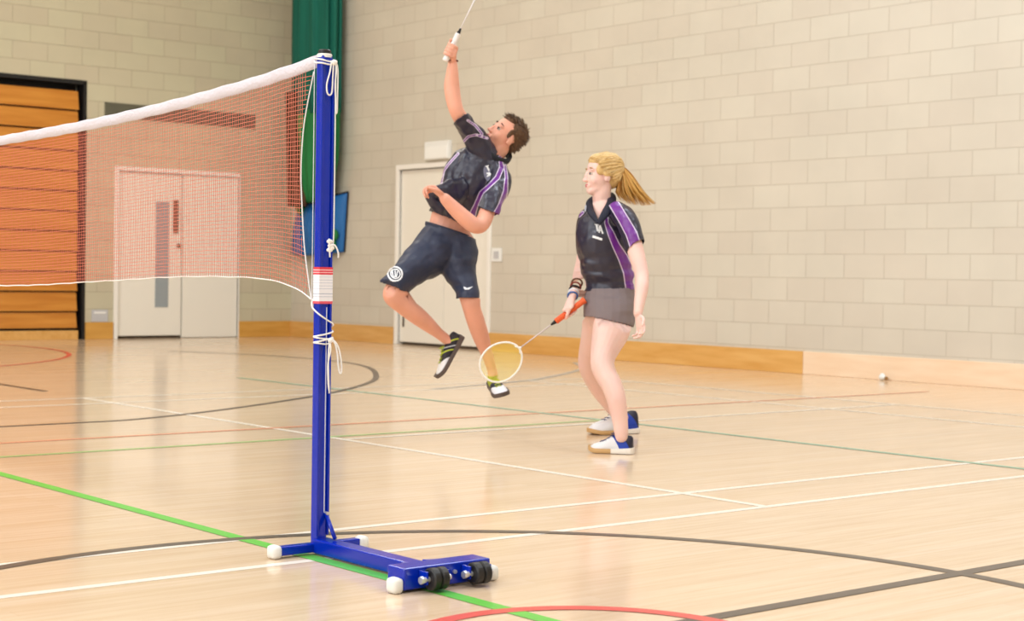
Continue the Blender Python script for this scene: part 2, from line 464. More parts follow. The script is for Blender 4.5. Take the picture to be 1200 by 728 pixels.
# folded bench seating in the recess
bl = empty('bench_seating', (3.2, YL - .05, 0), 'folded wall of long varnished timber bench boards in a black recess', 'bleachers')
nb = 12; z0 = .14; bh = (3.08 - z0) / nb
ZB = [.125, .335] + [.335 + .25 * (i + 1) for i in range(11)]
for i in range(nb):
    a = ZB[i]; bh = ZB[i + 1] - ZB[i]
    g = G(); x0, x1 = RX0 + .05, 5.84
    yt, yb = YL + .055, YL + .02     # each board leans a little
    vs = [(x0, yb, a + .018), (x1, yb, a + .018), (x1, yt, a + bh), (x0, yt, a + bh), (x0, yb + .04, a + .018), (x1, yb + .04, a + .018), (x1, yt + .04, a + bh), (x0, yt + .04, a + bh)]
    g.add(vs, [(0, 1, 2, 3), (4, 7, 6, 5), (0, 4, 5, 1), (1, 5, 6, 2), (2, 6, 7, 3), (3, 7, 4, 0)])
    g.make('bench_board', MT['bleach'], bl)
g = G(); g.box((RX0 + .05, YL + .1, .02), (5.84, YL + .25, 3.06)); g.make('carcass', MT['black'], bl)
g = G(); g.box((RX0 + .05, YL - .02, 0.0), (5.84, YL + .09, .112), 0, .004); g.make('plinth', MT['board'], bl)

# vent, socket, switch, exit light
g = G(); vx0, vx1, vz0, vz1 = 6.17, 8.33, 2.79, 2.975
vt = empty('vent_grille', ((vx0 + vx1) / 2, YL, vz0), 'long grey louvred air vent high on the wall above the cream double doors', 'vent')
g.box((vx0, YL - .012, vz0), (vx1, YL, vz0 + .015)); g.box((vx0, YL - .012, vz1 - .015), (vx1, YL, vz1)); g.box((vx0, YL - .012, vz0), (vx0 + .015, YL, vz1)); g.box((vx1 - .015, YL - .012, vz0), (vx1, YL, vz1))
g.box((vx0 + .01, YL - .003, vz0 + .01), (vx1 - .01, YL, vz1 - .01))
g.make('frame', MT['vent'], vt)
g = G()
for i in range(7):
    z = vz0 + .025 + i * .0225
    g.add([(vx0 + .012, YL - .012, z), (vx1 - .012, YL - .012, z), (vx1 - .012, YL - .004, z + .014), (vx0 + .012, YL - .004, z + .014),
           (vx0 + .012, YL - .010, z - .002), (vx1 - .012, YL - .010, z - .002), (vx1 - .012, YL - .002, z + .012), (vx0 + .012, YL - .002, z + .012)],
          [(0, 1, 2, 3), (4, 7, 6, 5), (0, 4, 5, 1), (2, 6, 7, 3)])
g.make('louvre', MT['vent'], vt)
sk = empty('wall_socket', (6.13, YL, .21), 'small pale grey double socket just above the skirting left of the doors', 'socket')
G().box((6.02, YL - .012, .215), (6.24, YL, .37), 0, .004).make('face_plate', MT['plate_grey'], sk)
G().box((6.05, YL - .016, .32), (6.21, YL - .011, .345), 0, .001).make('switch_rocker', MT['plastic'], sk)
sw = empty('light_switch', (XR, 10.19, 1.035), 'white switch plate on the block wall right of the far door', 'switch')
G().box((XR - .012, 10.10, 1.035), (XR, 10.28, 1.19), 0, .004).make('face_plate', MT['plastic'], sw)
G().box((XR - .017, 10.145, 1.07), (XR - .011, 10.235, 1.155), 0, .002).make('rocker', MT['plate_grey'], sw)
ex = empty('exit_light', (XR, 11.32, 2.25), 'white emergency light box mounted above the far door behind the jumping player', 'light')
G().box((XR - .055, 11.08, 2.26), (XR, 11.56, 2.48), 0, .008).make('housing', MT['plastic'], ex)
G().box((XR - .062, 11.10, 2.275), (XR - .054, 11.54, 2.42), 0, .003).make('diffuser', mat('exit_light_diffuser', (250, 250, 248), .2), ex)

# gathered divider curtain and its blue pouch
MT['teal'] = mat('dark_teal_curtain', (12, 102, 88), .8, var=.12, vscale=3, stretch=(6, 6, .3))
MT['green_net'] = mat('green_curtain', (36, 124, 66), .8, var=.12, vscale=3, stretch=(6, 6, .3))
MT['brown_net'] = mat('brown_net_bundle', (92, 62, 44), .9)
MT['blue'] = mat('blue_tarpaulin', (26, 104, 176), .4, bump=.3, bscale=9)
cu = empty('divider_curtain', (8.72, 14.1, 1.5), 'tall gathered green divider curtain hanging in the corner', 'curtain')
def pleat(z0, z1, cy, hw, hd, m, name, nz=14, taper=None, cx=8.71, seed=0.0):
    n = 96; vs = []; fs = []
    for i in range(nz + 1):
        t = i / nz; z = z0 + (z1 - z0) * t; k = taper(t) if taper else 1
        for j in range(n):
            a = 2 * math.pi * j / n
            w = 1 + .11 * math.sin(11 * a + seed + .4 * math.sin(z * 1.3)) + .05 * math.sin(19 * a + z)
            vs.append((min(XR - .012, cx + hd * k * w * math.cos(a)), cy(t) + hw * k * w * math.sin(a), z))
    for i in range(nz):
        for j in range(n):
            a = i * n + j; b = i * n + (j + 1) % n
            fs.append((a, b, b + n, a + n))
    fs.append(tuple(reversed(range(n)))); fs.append(tuple(nz * n + j for j in range(n)))
    return put(name, vs, fs, m, cu, smooth=True)
pleat(2.95, 7.38, lambda t: 13.76, .47, .17, MT['teal'], 'upper_cloth', seed=1)
pleat(1.80, 3.00, lambda t: 13.74 + .02 * t, .46, .165, MT['green_net'], 'lower_cloth', taper=lambda t: .55 + .45 * min(1, t * 2.2) ** .7, seed=2)
pleat(1.75, 3.25, lambda t: 13.96 + .09 * t, .15, .10, MT['brown_net'], 'net_bundle', cx=8.58, seed=4)
po = empty('curtain_pouch', (8.8, 14.0, 1.1), 'blue tarpaulin pouch on the corner wall holding the bottom of the curtain', 'pouch')
def pouch_pt(s, t, off=0.0):
    # s: left(0)..right(1) edge, t: bottom(0)..top(1)
    yl = 14.62 - .0 * t; 
    y = (14.63 - .17 * t) * (1 - s) + (13.33 - .07 * t) * s
    ztop = 1.78 + .15 * s + .05 * math.sin(s * math.pi) * -1.0
    zb = 1.15 - .05 * math.sin(s * math.pi)
    z = zb + (ztop - zb) * t
    bulge = .27 * math.sin(math.pi * min(1, max(0, s))) ** .7 * (1 - .15 * t) * (0.35 + .65 * math.sin(math.pi * (.18 + .62 * t)))
    x = XR - .015 - bulge + .012 * math.sin(14 * s + 5 * t) * math.sin(math.pi * s) + off
    return V((x, y, z))
vs = []; fs = []; ns, nt = 40, 18
for lay in (0, .006):
    for i in range(nt + 1):
        for j in range(ns + 1): vs.append(pouch_pt(j / ns, i / nt, lay))
L = (nt + 1) * (ns + 1)
for i in range(nt):
    for j in range(ns):
        a = i * (ns + 1) + j
        fs.append((a, a + 1, a + ns + 2, a + ns + 1)); fs.append((L + a, L + a + ns + 1, L + a + ns + 2, L + a + 1))
for i in range(nt):
    a = i * (ns + 1); fs.append((a, a + ns + 1, L + a + ns + 1, L + a)); a += ns; fs.append((a, L + a, L + a + ns + 1, a + ns + 1))
for j in range(ns):
    fs.append((j, L + j, L + j + 1, j + 1)); a = nt * (ns + 1) + j; fs.append((a, a + 1, L + a + 1, L + a))
put('sheet', vs, fs, MT['blue'], po, smooth=True)
g = G(); g.tube([pouch_pt(s / 20, 1.0, -.004) for s in range(21)], .012, 6); g.tube([pouch_pt(1, t / 8, -.004) for t in range(9)], .011, 6); g.make('binding', MT['black'], po, smooth=True)
for cl in (((.26, .95), (.2, .98), (.32, .9)), ((.9, .14), (.86, .22), (.92, .3))):
    g = G()
    for s, t in cl: g.ell(pouch_pt(s, t) + V((-.03, 0, .0)), (.06, .07 + .02 * random.random(), .08))
    g.make('cloth_tuft', MT['green_net'], po, smooth=True)

# shuttlecock by the right-hand skirting
sh = empty('shuttlecock', (8.83, 4.62, 0), 'white shuttlecock lying on the floor against the pale skirting board', 'shuttlecock')
ax = V((-.15, -.97, -.2)).normalized(); c0 = V((8.84, 4.61, .024))
g = G(); g.loft([(c0 - ax * .045, .032, .032), (c0, .014, .014)], None, 16, cap=False)
for j in range(16):
    a = 2 * math.pi * j / 16; e = ax.orthogonal().normalized(); w = ax.cross(e)
    d = e * math.cos(a) + w * math.sin(a)
    g.tube([c0 + d * .013, c0 - ax * .05 + d * .034], .0012, 4)
g.make('feather_skirt', MT['plastic'], sh)
g = G(); g.ell(c0 + ax * .012, (.014, .014, .02), (ax.orthogonal().normalized(), ax.cross(ax.orthogonal().normalized()), ax)); g.make('cork', mat('brown_cork', (150, 110, 60), .8), sh, smooth=True)

# ------------------------------------------------------------------ badminton post
MT['bluem'] = mat('blue_powder_coat', (0, 40, 172), .16, spec=.5)
MT['rubber'] = mat('white_rubber', (236, 234, 228), .5)
MT['tyre'] = mat('black_wheel_rubber', (34, 32, 32), .45)
MT['steel'] = mat('zinc_bolt', (210, 210, 214), .3, metal=.7)
MT['cord'] = mat('white_cord', (244, 240, 236), .7)
post = empty('badminton_post', (0, 0, 0), 'blue metal badminton post on a wheeled base in the foreground', 'net post')
hp = .020
g = G(); g.box((-hp, -hp, .02), (hp, hp, 1.545), 0, .009)
# channel lips of the extruded tube
g.box((-hp - .003, -hp - .004, .06), (-hp + .004, -hp + .003, 1.53), 0, .001); g.box((hp - .004, -hp - .004, .06), (hp + .003, -hp + .003, 1.53), 0, .001)
g.make('pole', MT['bluem'], post)
g = G(); g.loft([(V((0, 0, 1.540)), .0195, .0195), (V((0, 0, 1.556)), .0195, .0195), (V((0, 0, 1.559)), .016, .016)], None, 24)
g.make('end_cap', MT['tyre'], post, smooth=False)['label'] = 'black plastic end cap'
g = G(); g.loft([(V((0, 0, 1.534)), .023, .023), (V((0, 0, 1.544)), .0235, .0235), (V((0, 0, 1.546)), .021, .021)], None, 24); g.make('collar', MT['rubber'], post)['label'] = 'pale collar'
g = G(); g.box((-.145, -.018, .008), (.145, .014, .036), 0, .004); g.make('cross_foot', MT['bluem'], post)
g = G(); g.tube([(.006, -hp - .0005, .13), (.006, -hp - .0005, .765)], .0016, 6); g.make('highlight_strip', mat('pale_highlight', (226, 228, 240), .3), post)['label'] = 'pale bead painting the highlight down the pole'  # thin pale bead stands in for the gloss highlight on the pole
for sx in (-1, 1):
    g = G(); g.box((sx * .142 - .0 if sx > 0 else -.177, -.026, 0), (.177 if sx > 0 else -.142, .020, .042), 0, .012); g.make('foot_cap', MT['rubber'], post, smooth=True)['label'] = 'white rubber foot cap'
g = G(); g.box((-.028, -.60, .006), (.028, -.005, .050), 0, .004); g.make('base_arm', MT['bluem'], post)
# end box, plate and gusset
g = G()
g.box((-.150, -.665, .008), (.150, -.585, .068), 0, .004)
g.add([(-.150, -.60, .008), (-.032, -.52, .008), (-.032, -.60, .008), (-.150, -.60, .06), (-.032, -.50, .052), (-.032, -.60, .06)], [(0, 1, 2), (3, 5, 4), (0, 3, 4, 1), (1, 4, 5, 2), (0, 2, 5, 3)])
g.add([(.150, -.60, .008), (.032, -.52, .008), (.032, -.60, .008), (.150, -.60, .06), (.032, -.50, .052), (.032, -.60, .06)], [(0, 2, 1), (3, 4, 5), (0, 1, 4, 3), (1, 2, 5, 4), (0, 3, 5, 2)])
g.make('end_box', MT['bluem'], post)
for sx in (-1, 1):
    g = G(); a, b = (.150, .185) if sx > 0 else (-.185, -.150)
    g.box((a, -.668, 0), (b, -.622, .044), 0, .012); g.make('foot_cap', MT['rubber'], post, smooth=True)['label'] = 'white rubber foot cap'
for cx in (-.064, .084):
    br = G(); br.box((cx - .038, -.705, .024), (cx - .033, -.663, .060), 0, .001); br.box((cx + .033, -.705, .024), (cx + .038, -.663, .060), 0, .001); br.box((cx - .038, -.668, .024), (cx + .038, -.6645, .060), 0, .001)
    bk = br.make('wheel_bracket', MT['bluem'], post)
    w = G()
    for dx in (-.014, .014):
        P = V((cx + dx, -.698, .038))
        w.loft([(P + V((-.0125, 0, 0)), .026, .026), (P + V((-.009, 0, 0)), .031, .031), (P + V((.009, 0, 0)), .031, .031), (P + V((.0125, 0, 0)), .026, .026)], None, 28)
    w.make('wheel', MT['tyre'], post)
    b = G(); b.loft([(V((cx - .050, -.698, .038)), .008, .008), (V((cx + .046, -.698, .038)), .008, .008)], None, 10)
    b.loft([(V((cx - .056, -.698, .038)), .011, .011), (V((cx - .046, -.698, .038)), .011, .011)], None, 6)
    b.make('axle', MT['steel'], post)
# front-facing ears that carry each axle outside the wheel
g = G(); g.tube([(0.012, -.021, .128), (.012, -.075, .055)], .0065, 8); g.make('brace', MT['bluem'], post, smooth=True)
g = G(); g.loft([(V((.012, -.020, .128)), .0055, .0055), (V((.012, -.033, .128)), .0055, .0055)], None, 10); g.make('bolt', MT['steel'], post)
g = G(); g.loft([(V((.022, -.664, .043)), .006, .006), (V((.022, -.671, .043)), .006, .006)], None, 10); g.make('bolt', MT['steel'], post)
# printed label wrapped round the pole, red bands top and bottom with text lines
k = NT('post_label'); tc = k.new('ShaderNodeUVMap'); sp = k.new('ShaderNodeSeparateXYZ'); k.link(tc.outputs[0], sp.inputs[0])
cr = k.new('ShaderNodeValToRGB'); cr.color_ramp.interpolation = 'CONSTANT'; e = cr.color_ramp.elements
stops = [(0, (226, 84, 104)), (.07, (240, 238, 244)), (.18, (196, 200, 214)), (.2, (240, 238, 244)), (.26, (176, 182, 204)), (.28, (240, 238, 244)), (.40, (200, 204, 220)), (.415, (240, 238, 244)), (.48, (200, 204, 220)), (.495, (240, 238, 244)),
         (.56, (200, 204, 220)), (.575, (240, 238, 244)), (.64, (200, 204, 220)), (.655, (240, 238, 244)), (.72, (214, 216, 228)), (.735, (240, 238, 244)), (.79, (224, 60, 76)), (.84, (250, 214, 218)), (.86, (224, 60, 76)), (.91, (250, 214, 218)), (.93, (224, 60, 76))]
e[0].color = rgb(*stops[0][1]); e[1].position = stops[1][0]; e[1].color = rgb(*stops[1][1])
for p_, c_ in stops[2:]: x_ = e.new(p_); x_.color = rgb(*c_)
k.link(sp.outputs[1], cr.inputs[0]); k.link(cr.outputs[0], k.b.inputs['Base Color']); k.b.inputs['Roughness'].default_value = .4
q = hp + .0045
g = G(); vs = [(-q + .003, q - .01, 0), (-q, q - .014, 0), (-q, -q, 0), (q, -q, 0), (q, q - .014, 0)]
la, lb = .776, .889
vv = [(x, y, la) for x, y, _ in vs] + [(x, y, lb) for x, y, _ in vs]
g.add(vv, [(i, i + 1, i + 6, i + 5) for i in range(4)])
lab = g.make('label_sticker', k.m, post, uvs=lambda v: (v[0] * 10, (v[2] - la) / (lb - la))); lab['label'] = 'red and white printed sticker'
md = lab.modifiers.new('thick', 'SOLIDIFY'); md.thickness = .0006

# ------------------------------------------------------------------ badminton net
net = empty('badminton_net', (0, 2.9, .78), 'fine brown badminton net with a white top tape stretched away to the left', 'net')
NL = 6.0
def interp(tab, y):
    if y <= tab[0][0]: return tab[0][1]
    for (a, b), (c, d) in zip(tab, tab[1:]):
        if y <= c: 
            t = (y - a) / (c - a); return b + (d - b) * t
    return tab[-1][1]
TOP = cr_path([(.030, 1.548), (.415, 1.512), (1.008, 1.478), (1.714, 1.453), (2.57, 1.441), (3.2, 1.440), (4.3, 1.455), (5.2, 1.485), (6.07, 1.54)], 8)
BOT = cr_path([(.055, .786), (.126, .816), (.213, .834), (.345, .849), (.511, .853), (.744, .853), (1.026, .847), (1.331, .835), (1.7, .821), (2.106, .805), (2.555, .795), (3.2, .79), (4.3, .80), (5.2, .83), (5.9, .85), (6.06, .79)], 6)
SID = cr_path([(.057, 1.497), (.099, 1.378), (.117, 1.299), (.125, 1.192), (.117, 1.085), (.099, .951), (.072, .844), (.055, .786)], 6)
ztop = lambda y: interp(TOP, y); zbot = lambda y: interp(BOT, y)
# netting: real strands
MT['strand'] = mat('brown_net_twine', (214, 118, 96), .8)
g = G()
def xs(y, z): return .003 * math.sin(2.1 * y + 3 * z) - .004
def side_y(z):
    S = sorted([(b, a) for a, b in SID]); return interp(S, z)
def thin(a, b, r):
    d = (b - a)
    if d.length < 1e-6: return
    d.normalize(); e = d.orthogonal().normalized() if abs(d.x) > .9 else V((1, 0, 0)); e = (e - d * e.dot(d)).normalized(); w = d.cross(e)
    vs = []
    for p in (a, b):
        for q in range(3):
            an = 2 * math.pi * q / 3; vs.append(p + e * (r * math.cos(an)) + w * (r * math.sin(an)))
    g.add(vs, [(0, 1, 4, 3), (1, 2, 5, 4), (2, 0, 3, 5)])
cell = .0137; RS = .00098
ny = int(NL / cell); nzc = 48
for i in range(ny + 1):
    y = .058 + i * cell
    a = ztop(y) - .042; b = zbot(y) + .001
    # the near edge is gathered by the side cord
    prev = None
    for j in range(0, 9):
        z = a + (b - a) * j / 8
        ys = side_y(z)
        if y < ys: prev = None; continue
        wob = .0016 * math.sin(i * 1.7 + j)
        p = V((xs(y, z), y + wob, z))
        if prev is not None: thin(prev, p, RS)
        prev = p
for j in range(1, nzc):
    t = j / nzc; prev = None
    for i in range(0, ny + 1, 3):
        y = .058 + i * cell; a = ztop(y) - .042; b = zbot(y) + .001; z = a + (b - a) * t
        if y < side_y(z): continue
        if prev is None: y = side_y(z)
        p = V((xs(y, z), y, z + .0012 * math.sin(i * .9 + j * 2.2)))
        if prev is not None: thin(prev, p, RS)
        prev = p
g.make('netting', MT['strand'], net)
# top tape: folded cloth over a cord
MT['tape'] = mat('white_net_tape', (216, 208, 214), .8, bump=.6, bscale=120)
vs = []; fs = []; yy = [.036 + (NL + .0) * i / 160 for i in range(161)]
prof = [(-.004, -.040), (-.0055, -.02), (-.005, -.004), (-.002, .0), (.002, .0), (.005, -.004), (.0055, -.02), (.004, -.040), (0, -.041)]
for i, y in enumerate(yy):
    z = ztop(y) + .0012 * math.sin(i * 1.3); h = 1.0 if y > .06 else .95
    for px, pz in prof: vs.append((px + .001 * math.sin(i * .7 + pz * 90), y, z + pz * h))
n = len(prof)
for i in range(len(yy) - 1):
    for j in range(n):
        a = i * n + j; b = i * n + (j + 1) % n; fs.append((a, b, b + n, a + n))
fs.append(tuple(range(n))[::-1]); fs.append(tuple((len(yy) - 1) * n + j for j in range(n)))
put('top_tape', vs, fs, MT['tape'], net, smooth=True)
g = G(); g.tube([(-.002, a, b) for a, b in SID], .0022, 6); g.make('side_cord', MT['cord'], net, smooth=True)
g = G(); g.tube([(-.002 , a, b + .0012 * math.sin(a * 30)) for a, b in BOT], .0022, 6); g.make('bottom_cord', MT['cord'], net, smooth=True)
def cord(pts, r=.0026, name='tie_cord'):
    g = G(); g.tube(cr_path(pts, 6), r, 6); g.make(name, MT['cord'], net, smooth=True)
f = -hp - .007     # in front of the pole face seen from the camera (towards -Y)
q = hp + .007
# top: tied round under the cap, loop and two tails
cord([(-.002, .05, 1.535), (-q, .012, 1.530), (-q, f, 1.524), (.0, f - .002, 1.520), (q, f, 1.523), (q, .01, 1.528), (0, q, 1.53)])
cord([(-.004, .05, 1.528), (-q, .010, 1.518), (-q, f, 1.514), (.0, f - .003, 1.511), (q, f, 1.515), (q, .014, 1.52)])
cord([(.004, f - .006, 1.523), (-.002, f - .008, 1.49), (-.012, f - .006, 1.450), (-.010, f - .006, 1.424), (-.001, f - .006, 1.417), (.007, f - .006, 1.428), (.008, f - .008, 1.47), (.010, f - .008, 1.522)])
cord([(.012, f - .007, 1.524), (.019, f - .010, 1.50), (.017, f - .008, 1.45), (.020, f - .008, 1.40), (.021, f - .008, 1.36)])
cord([(.016, f - .004, 1.524), (.026, f - .007, 1.50), (.027, f - .006, 1.42), (.026, f - .006, 1.37), (.022, f - .006, 1.362)])
g = G(); g.ell((.013, f - .008, 1.518), (.010, .007, .009)); g.make('knot', MT['cord'], net, smooth=True)
# long cord down the right-hand corner of the pole to the middle knot
cord([(q - .003, f + .001, 1.52), (q - .002, f + .001, 1.3), (q - .002, f + .001, 1.1), (q - .004, f, .965), (.010, f - .003, .955)], .0022)
cord([(-hp - .003, hp + .001, 1.52), (-hp - .002, hp + .001, 1.25), (-hp - .002, hp + .001, .9), (-hp - .003, hp, .80), (-hp - .004, .012, .768)], .0013)
g = G()
for dx, dz in ((.006, .968), (.010, .955), (.006, .942), (.012, .948)):
    g.ell((dx, f - .006, dz), (.011, .007, .007))
g.make('knot', MT['cord'], net, smooth=True)
cord([(.006, f - .006, .955), (.001, f - .010, .975), (.004, f - .010, .93), (.006, f - .008, .92)])
cord([(.012, f - .006, .96), (.024, f - .010, .955), (.032, f - .014, .935), (.034, f - .012, .918)])
# lower wrap: zig-zag turns, two long tails and a loop
cord([(0, .053, .788), (-q, .01, .765), (-q, f, .745), (0, f - .002, .728), (q, f, .712), (q, .0, .700), (q, f + .002, .690), (0, f - .003, .683), (-q, f, .678), (-q, 0, .674), (-q, f, .671),
      (0, f - .003, .668), (q, f, .668), (q, .005, .668), (q, f + .003, .672), (.0, f - .005, .666), (-q, f, .660), (-q, .0, .656), (-q, f, .655), (0, f - .004, .652), (q - .006, f - .004, .660)])
cord([(.010, f - .006, .664), (.004, f - .010, .62), (.006, f - .008, .57), (.010, f - .008, .50)])
cord([(.012, f - .006, .664), (.010, f - .012, .63), (.004, f - .008, .59), (.006, f - .008, .53), (.010, f - .008, .505)])
cord([(.012, f - .006, .664), (.026, f - .012, .654), (.034, f - .014, .62), (.038, f - .014, .585), (.044, f - .014, .562), (.050, f - .014, .567), (.048, f - .014, .60), (.038, f - .014, .64), (.024, f - .010, .662), (.012, f - .006, .662)])
g = G(); g.ell((.012, f - .007, .663), (.009, .007, .008)); g.make('knot', MT['cord'], net, smooth=True)

# ------------------------------------------------------------------ people: tools
def fuse(g, voxel=.005, smooth=4, sfac=.5):
    me = bpy.data.meshes.new('tmp'); me.from_pydata([tuple(v) for v in g.v], [], g.f); me.update()
    o = bpy.data.objects.new('tmp', me); COL.objects.link(o)
    r = o.modifiers.new('r', 'REMESH'); r.mode = 'VOXEL'; r.voxel_size = voxel; r.adaptivity = 0
    if smooth:
        s = o.modifiers.new('s', 'SMOOTH'); s.iterations = smooth; s.factor = sfac
    dg = bpy.context.evaluated_depsgraph_get(); ev = o.evaluated_get(dg); m2 = ev.to_mesh()
    vs = [v.co.copy() for v in m2.vertices]; fs = [tuple(p.vertices) for p in m2.polygons]
    ev.to_mesh_clear(); bpy.data.objects.remove(o); bpy.data.meshes.remove(me)
    return vs, fs
def trim(vs, fs, planes):
    """cut the mesh open beyond each (point, normal, radius)"""
    kill = set()
    for i, v in enumerate(vs):
        for P, n, r in planes:
            d = v - P
            if d.dot(n) > 0 and d.length < r: kill.add(i); break
    keep = [f for f in fs if not any(i in kill for i in f)]
    par = list(range(len(vs)))          # drop loose scraps left by the cut
    def root(i):
        while par[i] != i: par[i] = par[par[i]]; i = par[i]
        return i
    for f in keep:
        a = root(f[0])
        for i in f[1:]: par[root(i)] = a
    cnt = {}
    for f in keep: q = root(f[0]); cnt[q] = cnt.get(q, 0) + 1
    keep = [f for f in keep if cnt[root(f[0])] > 600]
    used = sorted({i for f in keep for i in f}); mp = {o: n for n, o in enumerate(used)}
    return [vs[i] for i in used], [tuple(mp[i] for i in f) for f in keep]
def wedge(vs, fs, poly, dmax):
    """cut a neck opening: remove the front surface inside an outline"""
    def inside(u, v):
        c = False; n = len(poly)
        for i in range(n):
            (x1, y1), (x2, y2) = poly[i], poly[(i + 1) % n]
            if (y1 > v) != (y2 > v) and u < (x2 - x1) * (v - y1) / (y2 - y1) + x1: c = not c
        return c
    kill = set()
    for i, p in enumerate(vs):
        u, v, z = pxdist(p)
        if z < dmax and inside(u, v): kill.add(i)
    keep = [f for f in fs if not any(i in kill for i in f)]
    used = sorted({i for f in keep for i in f}); mp = {o: n for n, o in enumerate(used)}
    return [vs[i] for i in used], [tuple(mp[i] for i in f) for f in keep]
def normals(vs, fs):
    N = [V((0, 0, 0)) for _ in vs]
    for f in fs:
        n = (vs[f[2]] - vs[f[0]]).cross(vs[f[3 % len(f)]] - vs[f[1]])
        for i in f: N[i] += n
    for n in N:
        if n.length > 0: n.normalize()
    return N
def wrinkle(vs, fs, amp, fn):
    N = normals(vs, fs)
    return [v + n * (amp * fn(v)) for v, n in zip(vs, N)]
def limb(g, st, k=5, n=20, cap_round=True):
    """st: (u, v, depth, half width px, half thickness px)"""
    P = cr_path(st, k); out = []
    for u, v, d, a, b in P: out.append((at(u, v, d), a * d / FPX, b * d / FPX))
    if cap_round:
        for end in (0, -1):
            p, a, b = out[end]; nb_ = out[1] if end == 0 else out[-2]
            t = (p - nb_[0]).normalized(); m = min(a, b)
            ex = [(p + t * (m * .45), a * .85, b * .85), (p + t * (m * .72), a * .55, b * .55), (p + t * (m * .82), a * .2, b * .2)]
            out = (ex[::-1] + out) if end == 0 else (out + ex)
    g.loft(out, FWD, n)
    return out
def finger(g, pts, r0, r1):
    P = cr_path(pts, 4); n = len(P)
    st = [(V(p), r0 + (r1 - r0) * i / (n - 1), r0 + (r1 - r0) * i / (n - 1)) for i, p in enumerate(P)]
    t = (st[-1][0] - st[-2][0]).normalized(); st += [(st[-1][0] + t * r1 * .6, r1 * .75, r1 * .75), (st[-1][0] + t * r1 * .95, r1 * .3, r1 * .3)]
    g.loft(st, None, 10)
def grip_hand(g, wrist, C, A, N, rh=.014, s=1.0, thumb_dir=1):
    """hand closed round a handle: C centre on the handle, A along handle towards its head, N from the handle towards the back of the hand"""
    A = A.normalized(); N = (N - A * N.dot(A)).normalized(); S = A.cross(N) * thumb_dir
    pc = C + N * (rh + .012) * s
    g.loft([(wrist, .024 * s, .019 * s), (wrist.lerp(pc, .5), .030 * s, .018 * s), (pc - A * .005, .036 * s, .016 * s), (pc + (pc - wrist).normalized() * .02 * s, .028 * s, .012 * s)], N, 14)
    g.ell(pc, (.040 * s, .020 * s, .014 * s), (A, S, N))
    for i in range(4):
        off = A * ((i - 1.5) * .0185 * s); L = (1.0, 1.05, 1.0, .85)[3 - i]
        r = rh + .008 * s; pts = []
        for ang in (-25, 35, 85, 140, 190 * L, 225 * L):
            q = math.radians(ang); pts.append(C + off + N * (math.cos(q) * r * (1.25 if ang < 40 else 1)) + S * (math.sin(q) * r * 1.12))
        finger(g, pts, .0088 * s, .0072 * s)
    base = wrist.lerp(pc, .55) - S * .016 * s
    pts = [base, C + A * .022 * s - S * (rh + .012) * s + N * .01, C + A * .040 * s - S * (rh + .006) * s - N * .008, C + A * .052 * s - S * .004 - N * (rh + .008) * s]
    finger(g, pts, .012 * s, .0085 * s)
def open_hand(g, wrist, D, N, s=1.0, curl=(25, 35, 30), thumb=1, spread=.1):
    """relaxed hand: D towards the fingers, N palm normal (curl direction)"""
    D = D.normalized(); N = (N - D * N.dot(D)).normalized(); S = D.cross(N) * thumb
    k = wrist + D * .085 * s
    g.loft([(wrist - D * .01, .021 * s, .017 * s), (wrist + D * .03 * s, .030 * s, .016 * s), (wrist + D * .065 * s, .038 * s, .0145 * s), (k, .038 * s, .011 * s)], N, 16)
    for i in range(4):
        o = (i - 1.5) * .0195 * s; L = (.038, .043, .040, .031)[i] * s
        p = wrist + D * ((.080, .086, .083, .074)[i]) * s - S * (o)
        d = (D - S * ((i - 1.5) * spread)).normalized(); pts = [p - d * .012, p]; ang = 0
        for q, cdeg in enumerate(curl):
            ang += math.radians(cdeg); v = d * math.cos(ang) + N * math.sin(ang)
            p = p + v * L * (1, .68, .55)[q]; pts.append(p)
        finger(g, pts, .0090 * s, .0068 * s)
    b = wrist + D * .022 * s + S * .024 * s
    t1 = b + (D * .6 + S * .7 + N * .35).normalized() * .040 * s; t2 = t1 + (D * .85 + S * .25 + N * .5).normalized() * .030 * s
    finger(g, [b - S * .012, b, t1, t2, t2 + (D * .9 + N * .45) * .018 * s], .0125 * s, .0085 * s)
